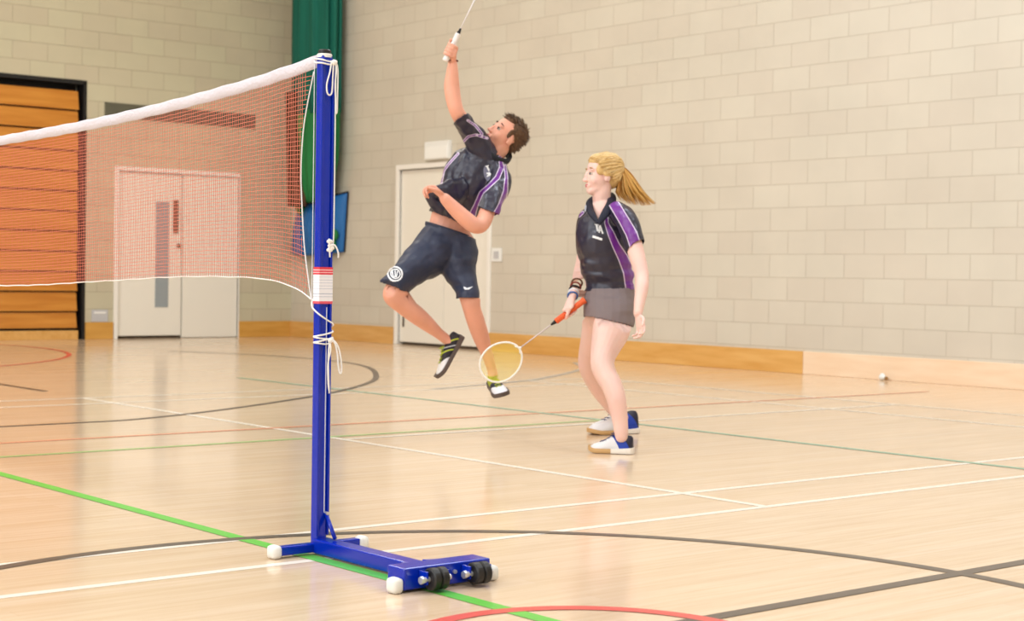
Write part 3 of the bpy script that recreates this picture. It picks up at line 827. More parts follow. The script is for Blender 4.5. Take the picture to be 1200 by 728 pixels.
class Head:
    def __init__(s, C, F, U, k=1.0):
        s.C = V(C); s.F = V(F).normalized(); s.U = (V(U) - s.F * V(U).dot(s.F)).normalized(); s.S = s.F.cross(s.U); s.k = k
    def p(s, f, sd, u): return s.C + (s.F * f + s.S * sd + s.U * u) * s.k
    def e(s, g, f, sd, u, rf, rs, ru, tilt=0, nu=20, nv=14):
        F = s.F; U = s.U
        if tilt:
            a = math.radians(tilt); F, U = F * math.cos(a) + U * math.sin(a), U * math.cos(a) - F * math.sin(a)
        g.ell(s.p(f, sd, u), (rf * s.k, rs * s.k, ru * s.k), (F, s.S, U), nu, nv)
    def skin(s, g, nose=1.0):
        s.e(g, -.012, 0, .030, .094, .074, .084, nu=32, nv=20)
        s.e(g, .022, 0, -.018, .066, .062, .082, nu=28, nv=18)
        s.e(g, .055, 0, -.088, .030, .028, .022)
        s.e(g, .014, 0, -.066, .058, .052, .040, -14)
        for q in (-1, 1):
            s.e(g, .052, q * .034, -.032, .026, .024, .028)
            s.e(g, -.004, q * .074, -.012, .017, .008, .031, -12)
            s.e(g, .004, q * .076, -.030, .010, .007, .012)
            s.e(g, .069, q * .030, .021, .013, .022, .0075)
            s.e(g, .097, q * .0095, -.036, .009, .007, .007)
        s.e(g, .090 + .003 * nose, 0, -.012, .010, .0085, .028, 24 * nose)
        s.e(g, .097 + .010 * nose, 0, -.033, .0110, .0105, .010)
        s.e(g, .080, 0, -.062, .010, .022, .018)
    def extras(s, parent, iris, brow, lip, es=.86):
        for q in (-1, 1):
            g = G(); s.e(g, .0715, q * .031, .001, .0125, .0115 * es, .0105 * es); e_ = g.make('eye', MT['eye'], parent, smooth=True)
            g = G(); s.e(g, .0800, q * .031, .001, .0064, .0068, .0068); g.make('iris', iris, e_, smooth=True)
            g = G(); P = [s.p(.082 - .014 * abs(t) ** 1.5, q * (.031 + .018 * t), .0285 + .004 * (1 - t * t) - .002 * t) for t in (-1, -.5, 0, .5, 1)]
            g.tube(P, [.0018, .0034, .0036, .003, .0014], 6); g.make('eyebrow', brow, parent, smooth=True)
            g = G(); P = [s.p(.0845 - .009 * abs(t) ** 1.6, q * (.031 + .0145 * t), .001 + .0080 * (1 - t * t)) for t in (-1, -.5, 0, .5, 1)]
            g.tube(P, [.0009, .0020, .0022, .0020, .0009], 5); g.make('eyelash', brow, parent, smooth=True)
        g = G(); P = [s.p(.0905 - .016 * abs(t) ** 1.7, .023 * t, -.0585 + .003 * abs(t)) for t in (-1, -.6, -.25, 0, .25, .6, 1)]
        g.tube(P, [.0012, .0030, .0036, .0030, .0036, .0030, .0012], 6); g.make('upper_lip', lip, parent, smooth=True)
        g = G(); P = [s.p(.0895 - .017 * abs(t) ** 1.7, .021 * t, -.0665 + .005 * abs(t) ** 2) for t in (-1, -.6, 0, .6, 1)]
        g.tube(P, [.0012, .0036, .0044, .0036, .0012], 6); g.make('lower_lip', lip, parent, smooth=True)

MT['eye'] = mat('eye_white', (206, 196, 190), .35)
def tuck(obj, cloths, lim=.04, gap=.005, skip=()):
    """keep the body surface inside its clothes"""
    me = obj.data; o = obj.location
    for vs, fs in cloths:
        tr = bvh(vs, fs)
        for v in me.vertices:
            p = v.co + o
            if any((p - c).length < q for c, q in skip): continue
            loc, n, i, d = tr.find_nearest(p, lim)
            if loc is None: continue
            k = (p - loc).dot(n)
            if k > -gap and (d < .0035 or abs(k) > .75 * d): v.co = loc - n * gap - o
    me.update()
def pxdist(p):
    d = p - CAM; z = d.dot(FWD); return (CX + FPX * d.dot(RIGHT) / z, CY + FPX * d.dot(DOWN) / z, z)
def seg_d(u, v, line):
    """distance to a polyline of (u, v, halfwidth) in half-widths (and px beyond)"""
    best = 1e9
    for (a, b, wa), (c, d, wb) in zip(line, line[1:]):
        dx, dy = c - a, d - b; L = dx * dx + dy * dy; t = max(0, min(1, ((u - a) * dx + (v - b) * dy) / L)) if L else 0
        di = math.hypot(u - a - t * dx, v - b - t * dy); w = wa + (wb - wa) * t
        q = .5 * di / w if di <= w else .5 + (di - w) * .1      # 0..0.5 inside, +0.1 per px outside
        best = min(best, q)
    return best
def bvh(vs, fs): return BVHTree.FromPolygons([tuple(v) for v in vs], [tuple(f) for f in fs])
def decal(name, polys, tree, depth, material, parent, lift=.0035):
    """thin raised print laid on the cloth: strokes and outlines follow the surface"""
    g = G()
    def hit(u, v):
        r = (at(u, v, depth) - CAM).normalized(); h = tree.ray_cast(CAM, r)
        if h[0] is None: return at(u, v, depth)
        n = h[1] if h[1].dot(r) < 0 else -h[1]
        return h[0] + n * lift
    for poly in polys:
        k = len(g.v)
        if len(poly) == 4:
            p = poly; nu, nv = 5, 2; vs = []
            for i in range(nu + 1):
                for j in range(nv + 1):
                    a, b = i / nu, j / nv
                    x = [(p[0][c] * (1 - a) + p[1][c] * a) * (1 - b) + (p[3][c] * (1 - a) + p[2][c] * a) * b for c in (0, 1)]
                    vs.append(hit(*x))
            g.add(vs, [(i * 3 + j, (i + 1) * 3 + j, (i + 1) * 3 + j + 1, i * 3 + j + 1) for i in range(nu) for j in range(nv)])
        else:
            c = (sum(q[0] for q in poly) / len(poly), sum(q[1] for q in poly) / len(poly)); n = len(poly)
            vs = [hit(*c)]
            for k_ in (.33, .66, 1):
                vs += [hit(c[0] + (q[0] - c[0]) * k_, c[1] + (q[1] - c[1]) * k_) for q in poly]
            fs = [(0, 1 + i, 1 + (i + 1) % n) for i in range(n)]
            for w in range(2): fs += [(1 + w * n + i, 1 + (w + 1) * n + i, 1 + (w + 1) * n + (i + 1) % n, 1 + w * n + (i + 1) % n) for i in range(n)]
            g.add(vs, fs)
    o = g.make(name, material, parent); m = o.modifiers.new('thick', 'SOLIDIFY'); m.thickness = .0015; m.offset = 0
    return o
def stroke(p, q, w):
    dx, dy = q[0] - p[0], q[1] - p[1]; L = math.hypot(dx, dy); nx, ny_ = -dy / L * w / 2, dx / L * w / 2
    return [(p[0] - nx, p[1] - ny_), (q[0] - nx, q[1] - ny_), (q[0] + nx, q[1] + ny_), (p[0] + nx, p[1] + ny_)]
def circ_strokes(c, r, w, n=14, a0=0, a1=360, sx=1):
    P = [(c[0] + sx * r * math.cos(math.radians(a0 + (a1 - a0) * i / n)), c[1] + r * math.sin(math.radians(a0 + (a1 - a0) * i / n))) for i in range(n + 1)]
    return [stroke(P[i], P[i + 1], w) for i in range(n)]

def shoe(parent, heel, T, U, L, m_up, m_sole, m_lace, name='shoe', w=1.0, hgt=1.0, lace_n=5):
    """heel = point on the ground under the heel; T to the toe; U up"""
    T = V(T).normalized(); U = (V(U) - T * V(U).dot(T)).normalized(); S = T.cross(U)
    WID = [(0, .016), (.03, .026), (.12, .033), (.3, .034), (.5, .038), (.68, .046), (.82, .044), (.92, .035), (.975, .022), (1, .008)]
    HTT = [(0, .072), (.03, .080), (.12, .082), (.26, .074), (.40, .082), (.50, .074), (.62, .058), (.78, .046), (.9, .038), (.97, .028), (1, .016)]
    g = G(); vs = []; fs = []; att = []; hat = []; n = 22; ts = [i / 28 for i in range(29)]
    for t in ts:
        wd = interp(WID, t) * w * L / .28; ht = (interp(HTT, t)) * hgt * L / .28; b = .016
        for j in range(n):
            a = 2 * math.pi * j / n; cx = math.cos(a); sy = math.sin(a)
            y = abs(cx) ** .8 * (1 if cx > 0 else -1) * wd; z = b + (ht - b) * (abs(sy) ** .75) if sy > 0 else b - .004 * abs(sy)
            if sy > 0: y *= (1 - .25 * sy)
            vs.append(heel + T * (t * L) + S * y + U * z); att.append(t); hat.append(max(0, sy))
    for i in range(len(ts) - 1):
        for j in range(n):
            A = i * n + j; B = i * n + (j + 1) % n; fs.append((A, B, B + n, A + n))
    fs.append(tuple(range(n))[::-1]); fs.append(tuple((len(ts) - 1) * n + j for j in range(n)))
    up = put(name, vs, fs, m_up, parent, smooth=True, attrs={'st': att, 'sh': hat, 'mix': [max(0, min(1, a - .22 * (h - .5))) for a, h in zip(att, hat)]})
    vs = []; fs = []; att = []
    for t in ts:
        wd = (interp(WID, t) + .004) * w * L / .28; tt = t * 1.03 - .015; lift = .012 * max(0, (t - .82) / .18) ** 1.5; thick = .024 + .008 * max(0, 1 - t * 2.5)
        for sy, z in ((-1, 0.002), (-1.04, thick * .5), (-1, thick), (1, thick), (1.04, thick * .5), (1, 0.002), (.5, 0), (-.5, 0)):
            vs.append(heel + T * (tt * L) + S * (sy * wd) + U * (z + lift)); att.append(t)
    for i in range(len(ts) - 1):
        for j in range(8):
            A = i * 8 + j; B = i * 8 + (j + 1) % 8; fs.append((A, B, B + 8, A + 8))
    fs.append(tuple(range(8))[::-1]); fs.append(tuple((len(ts) - 1) * 8 + j for j in range(8)))
    so = put('sole', vs, fs, m_sole, up, attrs={'st': att}); 
    g = G()
    for i in range(lace_n):
        t = .40 + i * .075; z = interp(HTT, t) * hgt * L / .28; wd = .016 * w
        P = [heel + T * (t * L + dx) + S * (wd * sx) + U * (z + .0015 - .004 * abs(sx) ** 2) for sx, dx in ((-1, .006), (-.5, .004), (0, .0), (.5, -.004), (1, -.006))]
        g.tube(P, .0022, 6)
        P = [heel + T * (t * L - dx) + S * (wd * sx) + U * (z + .002 - .004 * abs(sx) ** 2) for sx, dx in ((-1, .006), (-.5, .004), (0, .0), (.5, -.004), (1, -.006))]
        g.tube(P, .0022, 6)
    k0 = heel + T * (.42 * L) + U * (interp(HTT, .42) * hgt * L / .28 + .004)
    for sx in (-1, 1):
        g.tube(cr_path([k0, k0 + S * sx * .018 + T * .012 + U * .006, k0 + S * sx * .028 + T * .002, k0 + S * sx * .014 - T * .006, k0], 4), .0016, 5)
    g.make('laces', m_lace, up, smooth=True)
    return up

def racket(name, butt, throat, normal, label, m_grip, m_frame, m_string, m_shaft, grip_len=.19):
    butt = V(butt); throat = V(throat); A = (throat - butt).normalized(); N = (V(normal) - A * V(normal).dot(A)).normalized(); S = A.cross(N)
    Lt = (throat - butt).length
    r = empty(name, butt, label, 'racket')
    g = G(); g.loft([(butt, .017, .016), (butt + A * .006, .0185, .017), (butt + A * .02, .0155, .0145), (butt + A * grip_len * .7, .0145, .0135), (butt + A * grip_len, .0135, .013)], N, 12)
    for i in range(15):
        c = butt + A * (.02 + i * (grip_len - .02) / 15)
        g.loft([(c, .0150, .0141), (c + A * .006, .0158, .0149), (c + A * .009, .0150, .0141)], N, 12)
    g.make('grip', m_grip, r, smooth=True)
    g = G(); g.loft([(butt + A * (grip_len - .004), .0115, .0115), (butt + A * (grip_len + .03), .005, .005)], None, 12); g.make('cone', MT['black'], r, smooth=True)['label'] = 'black cone'
    g = G(); g.tube([butt + A * (grip_len + .02), throat], .0036, 8); g.make('shaft', m_shaft, r, smooth=True)
    ha, hb = .116, .095; C = throat + A * (ha)
    g = G(); st = []
    for i in range(48):
        a = 2 * math.pi * i / 48; x = -math.cos(a) * ha; y = math.sin(a) * hb * (1 + .06 * math.cos(a) * -1)
        st.append((C + A * x + S * y, .0052, .0052))
    g.loft(st, N, 8, closed=True)
    g.tube([throat - A * .012, throat + A * .004], [.006, .008], 8)
    for sx in (-1, 1): g.tube([throat - A * .006, throat + A * .012 + S * sx * .024], [.0055, .005], 8)
    g.make('head_frame', m_frame, r, smooth=True)
    g = G(); rs_ = .00065
    nm = 20
    for i in range(nm):
        y = (i - (nm - 1) / 2) * (hb * 1.86 / nm); x = ha * math.sqrt(max(0, 1 - (y / hb) ** 2)) * .98
        g.tube([C - A * x + S * y, C + A * x + S * y], rs_, 4, cap=False)
    nc = 24
    for i in range(nc):
        x = (i - (nc - 1) / 2) * (ha * 1.86 / nc); y = hb * math.sqrt(max(0, 1 - (x / ha) ** 2)) * .98
        g.tube([C + A * x - S * y + N * rs_, C + A * x + S * y + N * rs_], rs_, 4, cap=False)
    g.make('strings', m_string, r)
    return r

def fold_fn(scale, seed, stretch=(1, 1, 1)):
    def f(v):
        q = V((v.x * stretch[0], v.y * stretch[1], v.z * stretch[2])) * scale + V((seed, seed * .7, seed * 1.3))
        n = noise.noise(q) + .5 * noise.noise(q * 2.1 + V((5, 1, 3)))
        return n
    return f
def shade_strands(g, name, per, cols, parent):
    m = bands(name.replace('_', ' '), 'tone', [(i / len(cols), c) for i, c in enumerate(cols)], rough=.42, spec=.5)
    rnd = random.Random(len(name)); n = len(g.v); t = []
    while len(t) < n: t += [rnd.random() * .999] * per
    return g.make(name, m, parent, smooth=True, attrs={'tone': t[:n]})
NAVY = (36, 34, 54); PURP = (108, 34, 138); LILA = (206, 190, 214)
MT['skin_f'] = mat('fair_skin', (238, 198, 186), .5, spec=.35, var=.04, vscale=9, sss=.15)
MT['skin_m'] = mat('ruddy_skin', (230, 166, 142), .5, spec=.35, var=.05, vscale=9, sss=.15)
MT['shirt'] = bands('navy_purple_shirt', 'pipe', [(0, PURP), (.5, LILA), (.62, NAVY)], rough=.36, spec=.6, bump=.9, bscale=10)
MT['print'] = mat('white_print', (238, 238, 240), .6)
MT['print_grey'] = mat('grey_print', (120, 120, 140), .6)

# ------------------------------------------------------------------ the woman (standing, racket low)
def woman():
    base = (on_floor(718, 533) + on_floor(718, 509)) / 2; base.z = 0
    g = G()
    # torso core, kept inside the clothes
    limb(g, [(715, 372, 8.42, 27, 25), (715, 350, 8.42, 26, 24), (714, 330, 8.41, 23, 21), (710, 305, 8.40, 25, 22), (708, 280, 8.40, 27, 26), (709, 262, 8.40, 27, 25), (708, 250, 8.41, 20, 20)])
    limb(g, [(709, 252, 8.42, 15, 15), (706, 240, 8.41, 11.5, 12), (705, 226, 8.40, 10.8, 12), (707, 214, 8.40, 11, 12)])
    # near arm
    limb(g, [(731, 256, 8.24, 11, 12), (740, 278, 8.17, 10.5, 11), (747, 302, 8.12, 9.6, 10), (752, 322, 8.08, 8.4, 9), (752, 338, 8.03, 8.0, 8.5), (749.5, 354, 7.99, 6.6, 7), (747.5, 368, 7.96, 5.3, 6.5)])
    wr = at(747.8, 369, 7.96)
    hd = (at(753.0, 392, 7.93) - wr)
    open_hand(g, wr, hd, -RIGHT * .7 - FWD * .5, s=.86, curl=(22, 34, 26), thumb=-1)
    # far arm with the racket
    limb(g, [(690, 256, 8.56, 8, 9), (686, 280, 8.60, 8, 9), (683.5, 302, 8.60, 7.6, 8), (680, 318, 8.56, 7.8, 8), (676, 331, 8.48, 6.4, 7), (671.5, 346, 8.38, 5.0, 6)])
    wr2 = at(671, 347, 8.375)
    butt = at(685.5, 351.5, 8.33); throat = at(608.5, 408.5, 8.30); A = (throat - butt).normalized()
    C = butt + A * .095
    grip_hand(g, wr2, C, A, (at(663, 350, 8.30) - C) - FWD * .01, rh=.0135, s=.90, thumb_dir=1)
    # near leg
    limb(g, [(722, 358, 8.32, 20, 22), (720, 372, 8.28, 21.5, 23), (716, 388, 8.22, 22, 23), (710, 406, 8.14, 17.6, 20), (706.5, 419, 8.08, 14.6, 17), (706.5, 430, 8.04, 14, 15), (711, 441, 8.01, 13.0, 14.5), (717, 452, 7.98, 12.4, 14.5),
             (722, 467, 7.95, 11.6, 13), (725, 482, 7.94, 10.2, 10.0), (727, 496, 7.935, 9.0, 8.2), (727.8, 505, 7.93, 8.4, 7.6), (728.5, 513, 7.93, 7.4, 7)])
    # far leg
    limb(g, [(700, 360, 8.48, 19, 20), (698, 378, 8.54, 16, 18), (694.5, 396, 8.60, 13.8, 16), (689.5, 415, 8.68, 11.6, 13.5), (688.5, 428, 8.72, 10.8, 12), (693, 441, 8.77, 10.4, 11.5), (702, 455, 8.83, 10.8, 11.5), (713, 470, 8.89, 10.0, 10.5), (724, 485, 8.94, 8.2, 8.2), (732, 493, 9.0, 7.0, 7), (735, 499, 9.01, 6.4, 6.5)])
    hd_ = Head(at(705.5, 205.5, 8.40), -RIGHT * .94 - FWD * .30 - DOWN * .04, -DOWN * 1.0 - RIGHT * .06, .97)
    hd_.skin(g, .35)
    vs, fs = fuse(g, .0045, 4)
    me = put('person', vs, fs, MT['skin_f'], smooth=True, origin=base)
    tag(me, 'blonde woman in navy polo shirt and grey skort standing with a racket held low', 'person')
    hd_.extras(me, mat('blue_iris', (56, 66, 84), .4), mat('fair_brow', (176, 140, 96), .8), mat('pink_lips', (206, 110, 112), .45))
    # shirt
    g = G()
    limb(g, [(715.5, 352, 8.42, 30, 27), (715, 341, 8.42, 29.5, 26.5), (713, 322, 8.41, 28, 25), (708.5, 303, 8.40, 30.5, 28), (706.5, 284, 8.39, 32.5, 31), (707.5, 268, 8.39, 32, 29), (708, 256, 8.40, 28, 26), (707.5, 246, 8.41, 18, 19), (707, 239, 8.41, 13, 15)], cap_round=False)
    limb(g, [(722, 248, 8.30, 12, 13), (732, 256, 8.22, 14, 14.5), (739, 272, 8.18, 13.4, 14), (743.5, 287, 8.15, 12.2, 13.2), (746, 299, 8.13, 11.6, 13)], cap_round=False)
    limb(g, [(695, 249, 8.46, 10, 11), (687.5, 256, 8.54, 10.5, 11), (685.5, 268, 8.57, 10, 10.5), (686, 288, 8.57, 9.5, 10)], cap_round=False)
    v2, f2 = fuse(g, .0055, 6)
    hemN = (at(716, 352, 8.42) - at(715, 340, 8.42)).normalized(); hemN = (hemN - RIGHT * .06).normalized()
    cuff = (at(746, 299, 8.13) - at(741.5, 285, 8.16)).normalized(); cuff = (cuff + RIGHT * .45 * .0 + (RIGHT * .35)).normalized()
    v2, f2 = trim(v2, f2, [(at(715, 341, 8.42), hemN, .25), (at(742, 291.5, 8.14), cuff, .075), (at(686, 280, 8.60), DOWN - RIGHT * .2, .06), (at(706, 241, 8.41), -DOWN, .09)])
    v2, f2 = wedge(v2, f2, [(689, 238), (694, 249), (701.5, 262), (709, 246), (716, 238), (716, 225), (689, 225)], 8.42)
    ff = fold_fn(7, 2.0, (1, 1, 1.4)); fw = fold_fn(9, 6.0, (.5, .5, 2.6))
    def fold(v):
        _, py, _ = pxdist(v); w = max(0, min(1, (py - 290) / 20)); return ff(v) * (1 - .4 * w) + w * 1.3 * fw(v)
    v2 = wrinkle(v2, f2, .0085, fold)
    lines = [[(716, 228, 4.5), (719, 238, 5.0), (731, 258, 5.2), (740, 274, 5.8), (746, 292, 6.0)],
             [(710.5, 252, .9), (710.8, 262, 1.5), (716, 274, 3.0), (722, 288, 3.6), (730, 302, 5.0), (737, 318, 6.0), (741.5, 345, 6.5)],
             [(670, 260, 1.0), (676, 255, 1.2), (683, 249, .6)]]
    pipe = []
    for v in v2:
        u, w, z = pxdist(v); q = min(seg_d(u, w, l) for l in lines); pipe.append(min(1.0, q) if z < 8.52 else .9)
    shirt = put('polo_shirt', v2, f2, MT['shirt'], me, smooth=True, attrs={'pipe': pipe})
    md = shirt.modifiers.new('thick', 'SOLIDIFY'); md.thickness = .003
    tr = bvh(v2, f2)
    L = [stroke((699.3, 264), (700.6, 271.5), 2.2), stroke((702.6, 264.8), (702.2, 273.2), 1.8), stroke((703.2, 264.4), (706.4, 274.2), 1.9), stroke((702.5, 270.2), (705.2, 270.8), 1.3), stroke((697, 263.2), (701.5, 263.8), 1.0),
         stroke((694.8, 277.2), (705.8, 280.8), 2.6)]
    decal('chest_print', L, tr, 8.2, MT['print'], shirt)['label'] = 'white letters IA over a white bar'
    # open collar: two turned flaps meeting at the placket
    mc = mat('navy_knit', (24, 26, 44), .7)
    g = G(); limb(g, [(703, 232.5, 8.52, 3.5, 2), (712, 229.5, 8.50, 4.0, 2), (717, 231, 8.42, 5.0, 2.2), (715.5, 240, 8.30, 5.4, 2.2), (709.5, 250, 8.235, 5.0, 2), (703.5, 259, 8.20, 3.2, 1.6), (702, 262, 8.195, 1.2, 1)], n=12)
    g.make('collar_flap', mc, shirt, smooth=True)
    g = G(); limb(g, [(703, 232.5, 8.52, 3.5, 2), (696, 233, 8.47, 3.6, 2), (691, 238, 8.39, 4.2, 2), (691.5, 246, 8.31, 4.4, 2), (696, 254, 8.235, 3.6, 1.8), (700.5, 261, 8.20, 1.6, 1.2)], n=12)
    g.make('collar_flap', mc, shirt, smooth=True)
    g = G(); g.tube([at(686.5, 241, 8.33), at(685.8, 248, 8.30)], .005, 6); g.make('collar_stripe', mat('grey_stripe', (176, 178, 190), .6), shirt, smooth=True)
    # skort
    g = G()
    limb(g, [(715, 334, 8.42, 27, 25), (715, 342, 8.42, 28.8, 27), (714.5, 356, 8.41, 30.2, 33), (714, 370, 8.39, 30.5, 39), (712.5, 384, 8.38, 30.5, 43), (711, 398, 8.38, 31, 45)], cap_round=False)
    v3, f3 = fuse(g, .0055, 4)
    hn = (DOWN - RIGHT * .22 - FWD * .04).normalized()
    v3, f3 = trim(v3, f3, [(at(713, 378, 8.42), hn, .3), (at(715, 338, 8.42), -DOWN, .3)])
    fs3 = fold_fn(8, 9, (.5, .5, 2.2)); v3 = wrinkle(v3, f3, .005, fs3)
    sk_ = put('skort', v3, f3, mat('taupe_grey_fabric', (128, 114, 114), .7, bump=.8, bscale=9), me, smooth=True)
    md = sk_.modifiers.new('thick', 'SOLIDIFY'); md.thickness = .003
    tuck(me, [(v2, f2), (v3, f3)], .09, skip=[(hd_.p(.03, 0, .0), .135), (C, .07), (wr2, .05), (wr, .03), (at(752, 382, 7.93), .09)])
    # shoes
    up1 = bands('white_blue_shoe', 'mix', [(0, (40, 38, 54)), (.13, (34, 64, 168)), (.36, (226, 224, 226))], rough=.45)
    so1 = bands('gum_sole', 'st', [(0, (238, 230, 220)), (.46, (202, 162, 110))], rough=.6)
    wl = mat('navy_lace', (70, 74, 116), .7)
    h1 = on_floor(741.5, 532.5); t1 = on_floor(690.5, 530.0)
    s1 = shoe(me, h1 + V((0, 0, .001)), t1 - h1, (0, 0, 1), (t1 - h1).length, up1, so1, wl, hgt=1.42, w=1.3)
    h2 = on_floor(746, 507.5); t2 = on_floor(690.5, 509.5)
    s2 = shoe(me, h2 + V((0, 0, .001)), t2 - h2, (0, 0, 1), (t2 - h2).length, up1, so1, wl, hgt=1.42, w=1.3)
    # bracelets
    ax = (at(671.5, 346, 8.38) - at(677, 329, 8.49)).normalized()
    for i, (t, c, nm) in enumerate([(.15, (110, 74, 56), 'brown bracelet'), (.38, (140, 60, 50), 'red brown bracelet'), (.58, (40, 34, 40), 'black bracelet'), (.78, (232, 236, 244), 'white and blue wristband'), (.97, (60, 104, 170), 'blue wristband')]):
        c0 = at(677, 329, 8.49).lerp(at(670.8, 347.5, 8.37), t); g = G(); st = []; e = ax.cross(FWD).normalized(); w = ax.cross(e); rr = .0275 - .003 * t
        tilt = (random.random() - .5) * .25
        for j in range(28):
            a = 2 * math.pi * j / 28; st.append((c0 + e * math.cos(a) * rr + w * math.sin(a) * rr * 1.05 + ax * math.cos(a) * rr * tilt, .0052, .0036))
        g.loft(st, ax, 8, closed=True); g.make('wristband', mat('band_%s' % nm.split()[0], c, .6), me, smooth=True)['label'] = nm
    # hair: cap plus combed strands to the tie, then the ponytail
    mh = mat('blonde_hair', (212, 176, 116), .5, spec=.5, var=.10, vscale=30)
    g = G()
    H = hd_
    H.e(g, -.028, 0, .040, .094, .082, .086, nu=36, nv=22)
    H.e(g, -.050, 0, -.004, .062, .072, .068, nu=30, nv=18)
    H.e(g, .030, 0, .074, .046, .060, .038, -18)
    for sx in (-1, 1): H.e(g, .024, sx * .062, .030, .030, .018, .040, 30); H.e(g, -.004, sx * .075, .004, .026, .012, .022)
    v4, f4 = fuse(g, .004, 5)
    hair = put('hair', v4, f4, mh, me, smooth=True)
    tr = bvh(v4, f4); tie = at(727.5, 196.5, 8.41); cc = H.p(-.02, 0, .02)
    g = G(); rnd = random.Random(3)
    starts = []
    for i in range(420):
        a = rnd.uniform(-1, 1) * 1.75; # round the hairline from ear over forehead to ear
        b = rnd.random()
        if b < .7: f0, s0, u0 = .066 - .050 * abs(a) ** 1.5, .080 * math.sin(a * .9), .088 - .060 * abs(a) ** 1.4
        else: f0, s0, u0 = -.03 - .05 * rnd.random(), .08 * rnd.choice((-1, 1)), -.055 + .03 * rnd.random()
        starts.append(H.p(f0 + rnd.uniform(-.006, .006), s0, u0 + rnd.uniform(-.005, .005)))
    for s_ in starts:
        pts = []
        for q in range(9):
            t = q / 8; p = s_.lerp(tie, t); d = (p - cc)
            loc = tr.find_nearest(cc + d.normalized() * (.13))
            r = tr.ray_cast(cc + d.normalized() * .2, -d.normalized())
            pp = r[0] if r[0] is not None else p
            pts.append(pp + d.normalized() * (.0010 + .0026 * rnd.random()) if q < 8 else tie + V((rnd.uniform(-.008, .008), rnd.uniform(-.008, .008), rnd.uniform(-.008, .008))))
        g.tube(pts, [.0012 + .0012 * (1 - abs(2 * i / 8 - 1)) for i in range(9)], 5)
    shade_strands(g, 'combed_strands', 9 * 5, [(236, 206, 150), (224, 188, 122), (206, 164, 96), (182, 138, 78), (232, 200, 142)], hair)
    g = G()
    top = [(728, 194), (738, 202), (748, 217), (757, 229), (769, 239)]
    low = [(727, 199), (725.5, 212), (722, 224), (724, 231), (728, 236)]
    for i in range(420):
        s_ = rnd.random(); k_ = rnd.uniform(.80, 1.04) if s_ > .15 else rnd.uniform(.6, 1.0); dz = rnd.gauss(0, .5)
        pts = []; mid = rnd.uniform(-1.2, 1.2)
        n0 = 7
        for q in range(n0):
            t = q / (n0 - 1) * k_ * 4; a = min(3, int(t)); fr = min(1, t - a)
            tu = top[a][0] + (top[a + 1][0] - top[a][0]) * fr; tv = top[a][1] + (top[a + 1][1] - top[a][1]) * fr
            lu = low[a][0] + (low[a + 1][0] - low[a][0]) * fr; lv = low[a][1] + (low[a + 1][1] - low[a][1]) * fr
            u = lu + (tu - lu) * s_ + mid * math.sin(t) ; v = lv + (tv - lv) * s_
            if q == n0 - 1: v += 3.5 * math.sin(math.pi * s_)
            sp_ = .010 + .030 * min(1, t / 2.2)
            pts.append(at(u, v, 8.41) + FWD * (dz * sp_))
        g.tube([V(p) for p in cr_path([tuple(p) for p in pts], 2)], [max(.0004, .0024 * (1 - (j / 12) ** 3)) for j in range(13)], 4)
    shade_strands(g, 'ponytail', 13 * 4, [(232, 184, 98), (220, 164, 76), (200, 140, 54), (176, 116, 40), (240, 198, 120)], hair)
    g = G(); st = []; t_ = (at(731, 199, 8.41) - at(724, 194, 8.41)).normalized(); e = t_.cross(FWD).normalized(); c0 = at(728, 196.5, 8.41)
    for j in range(20):
        a = 2 * math.pi * j / 20; st.append((c0 + (e * math.cos(a) + FWD * math.sin(a)) * .013, .006, .007))
    g.loft(st, t_, 8, closed=True); g.make('hair_tie', MT['black'], hair, smooth=True)
    # racket
    racket('badminton_racket', butt, throat, -FWD - DOWN * .12 + RIGHT * .25, 'badminton racket with orange grip and yellow strings held low by the woman',
           mat('orange_grip', (238, 104, 56), .6), mat('white_frame', (240, 236, 228), .3), mat('yellow_string', (246, 230, 96), .5), mat('shaft_pale', (206, 190, 186), .35))
woman()

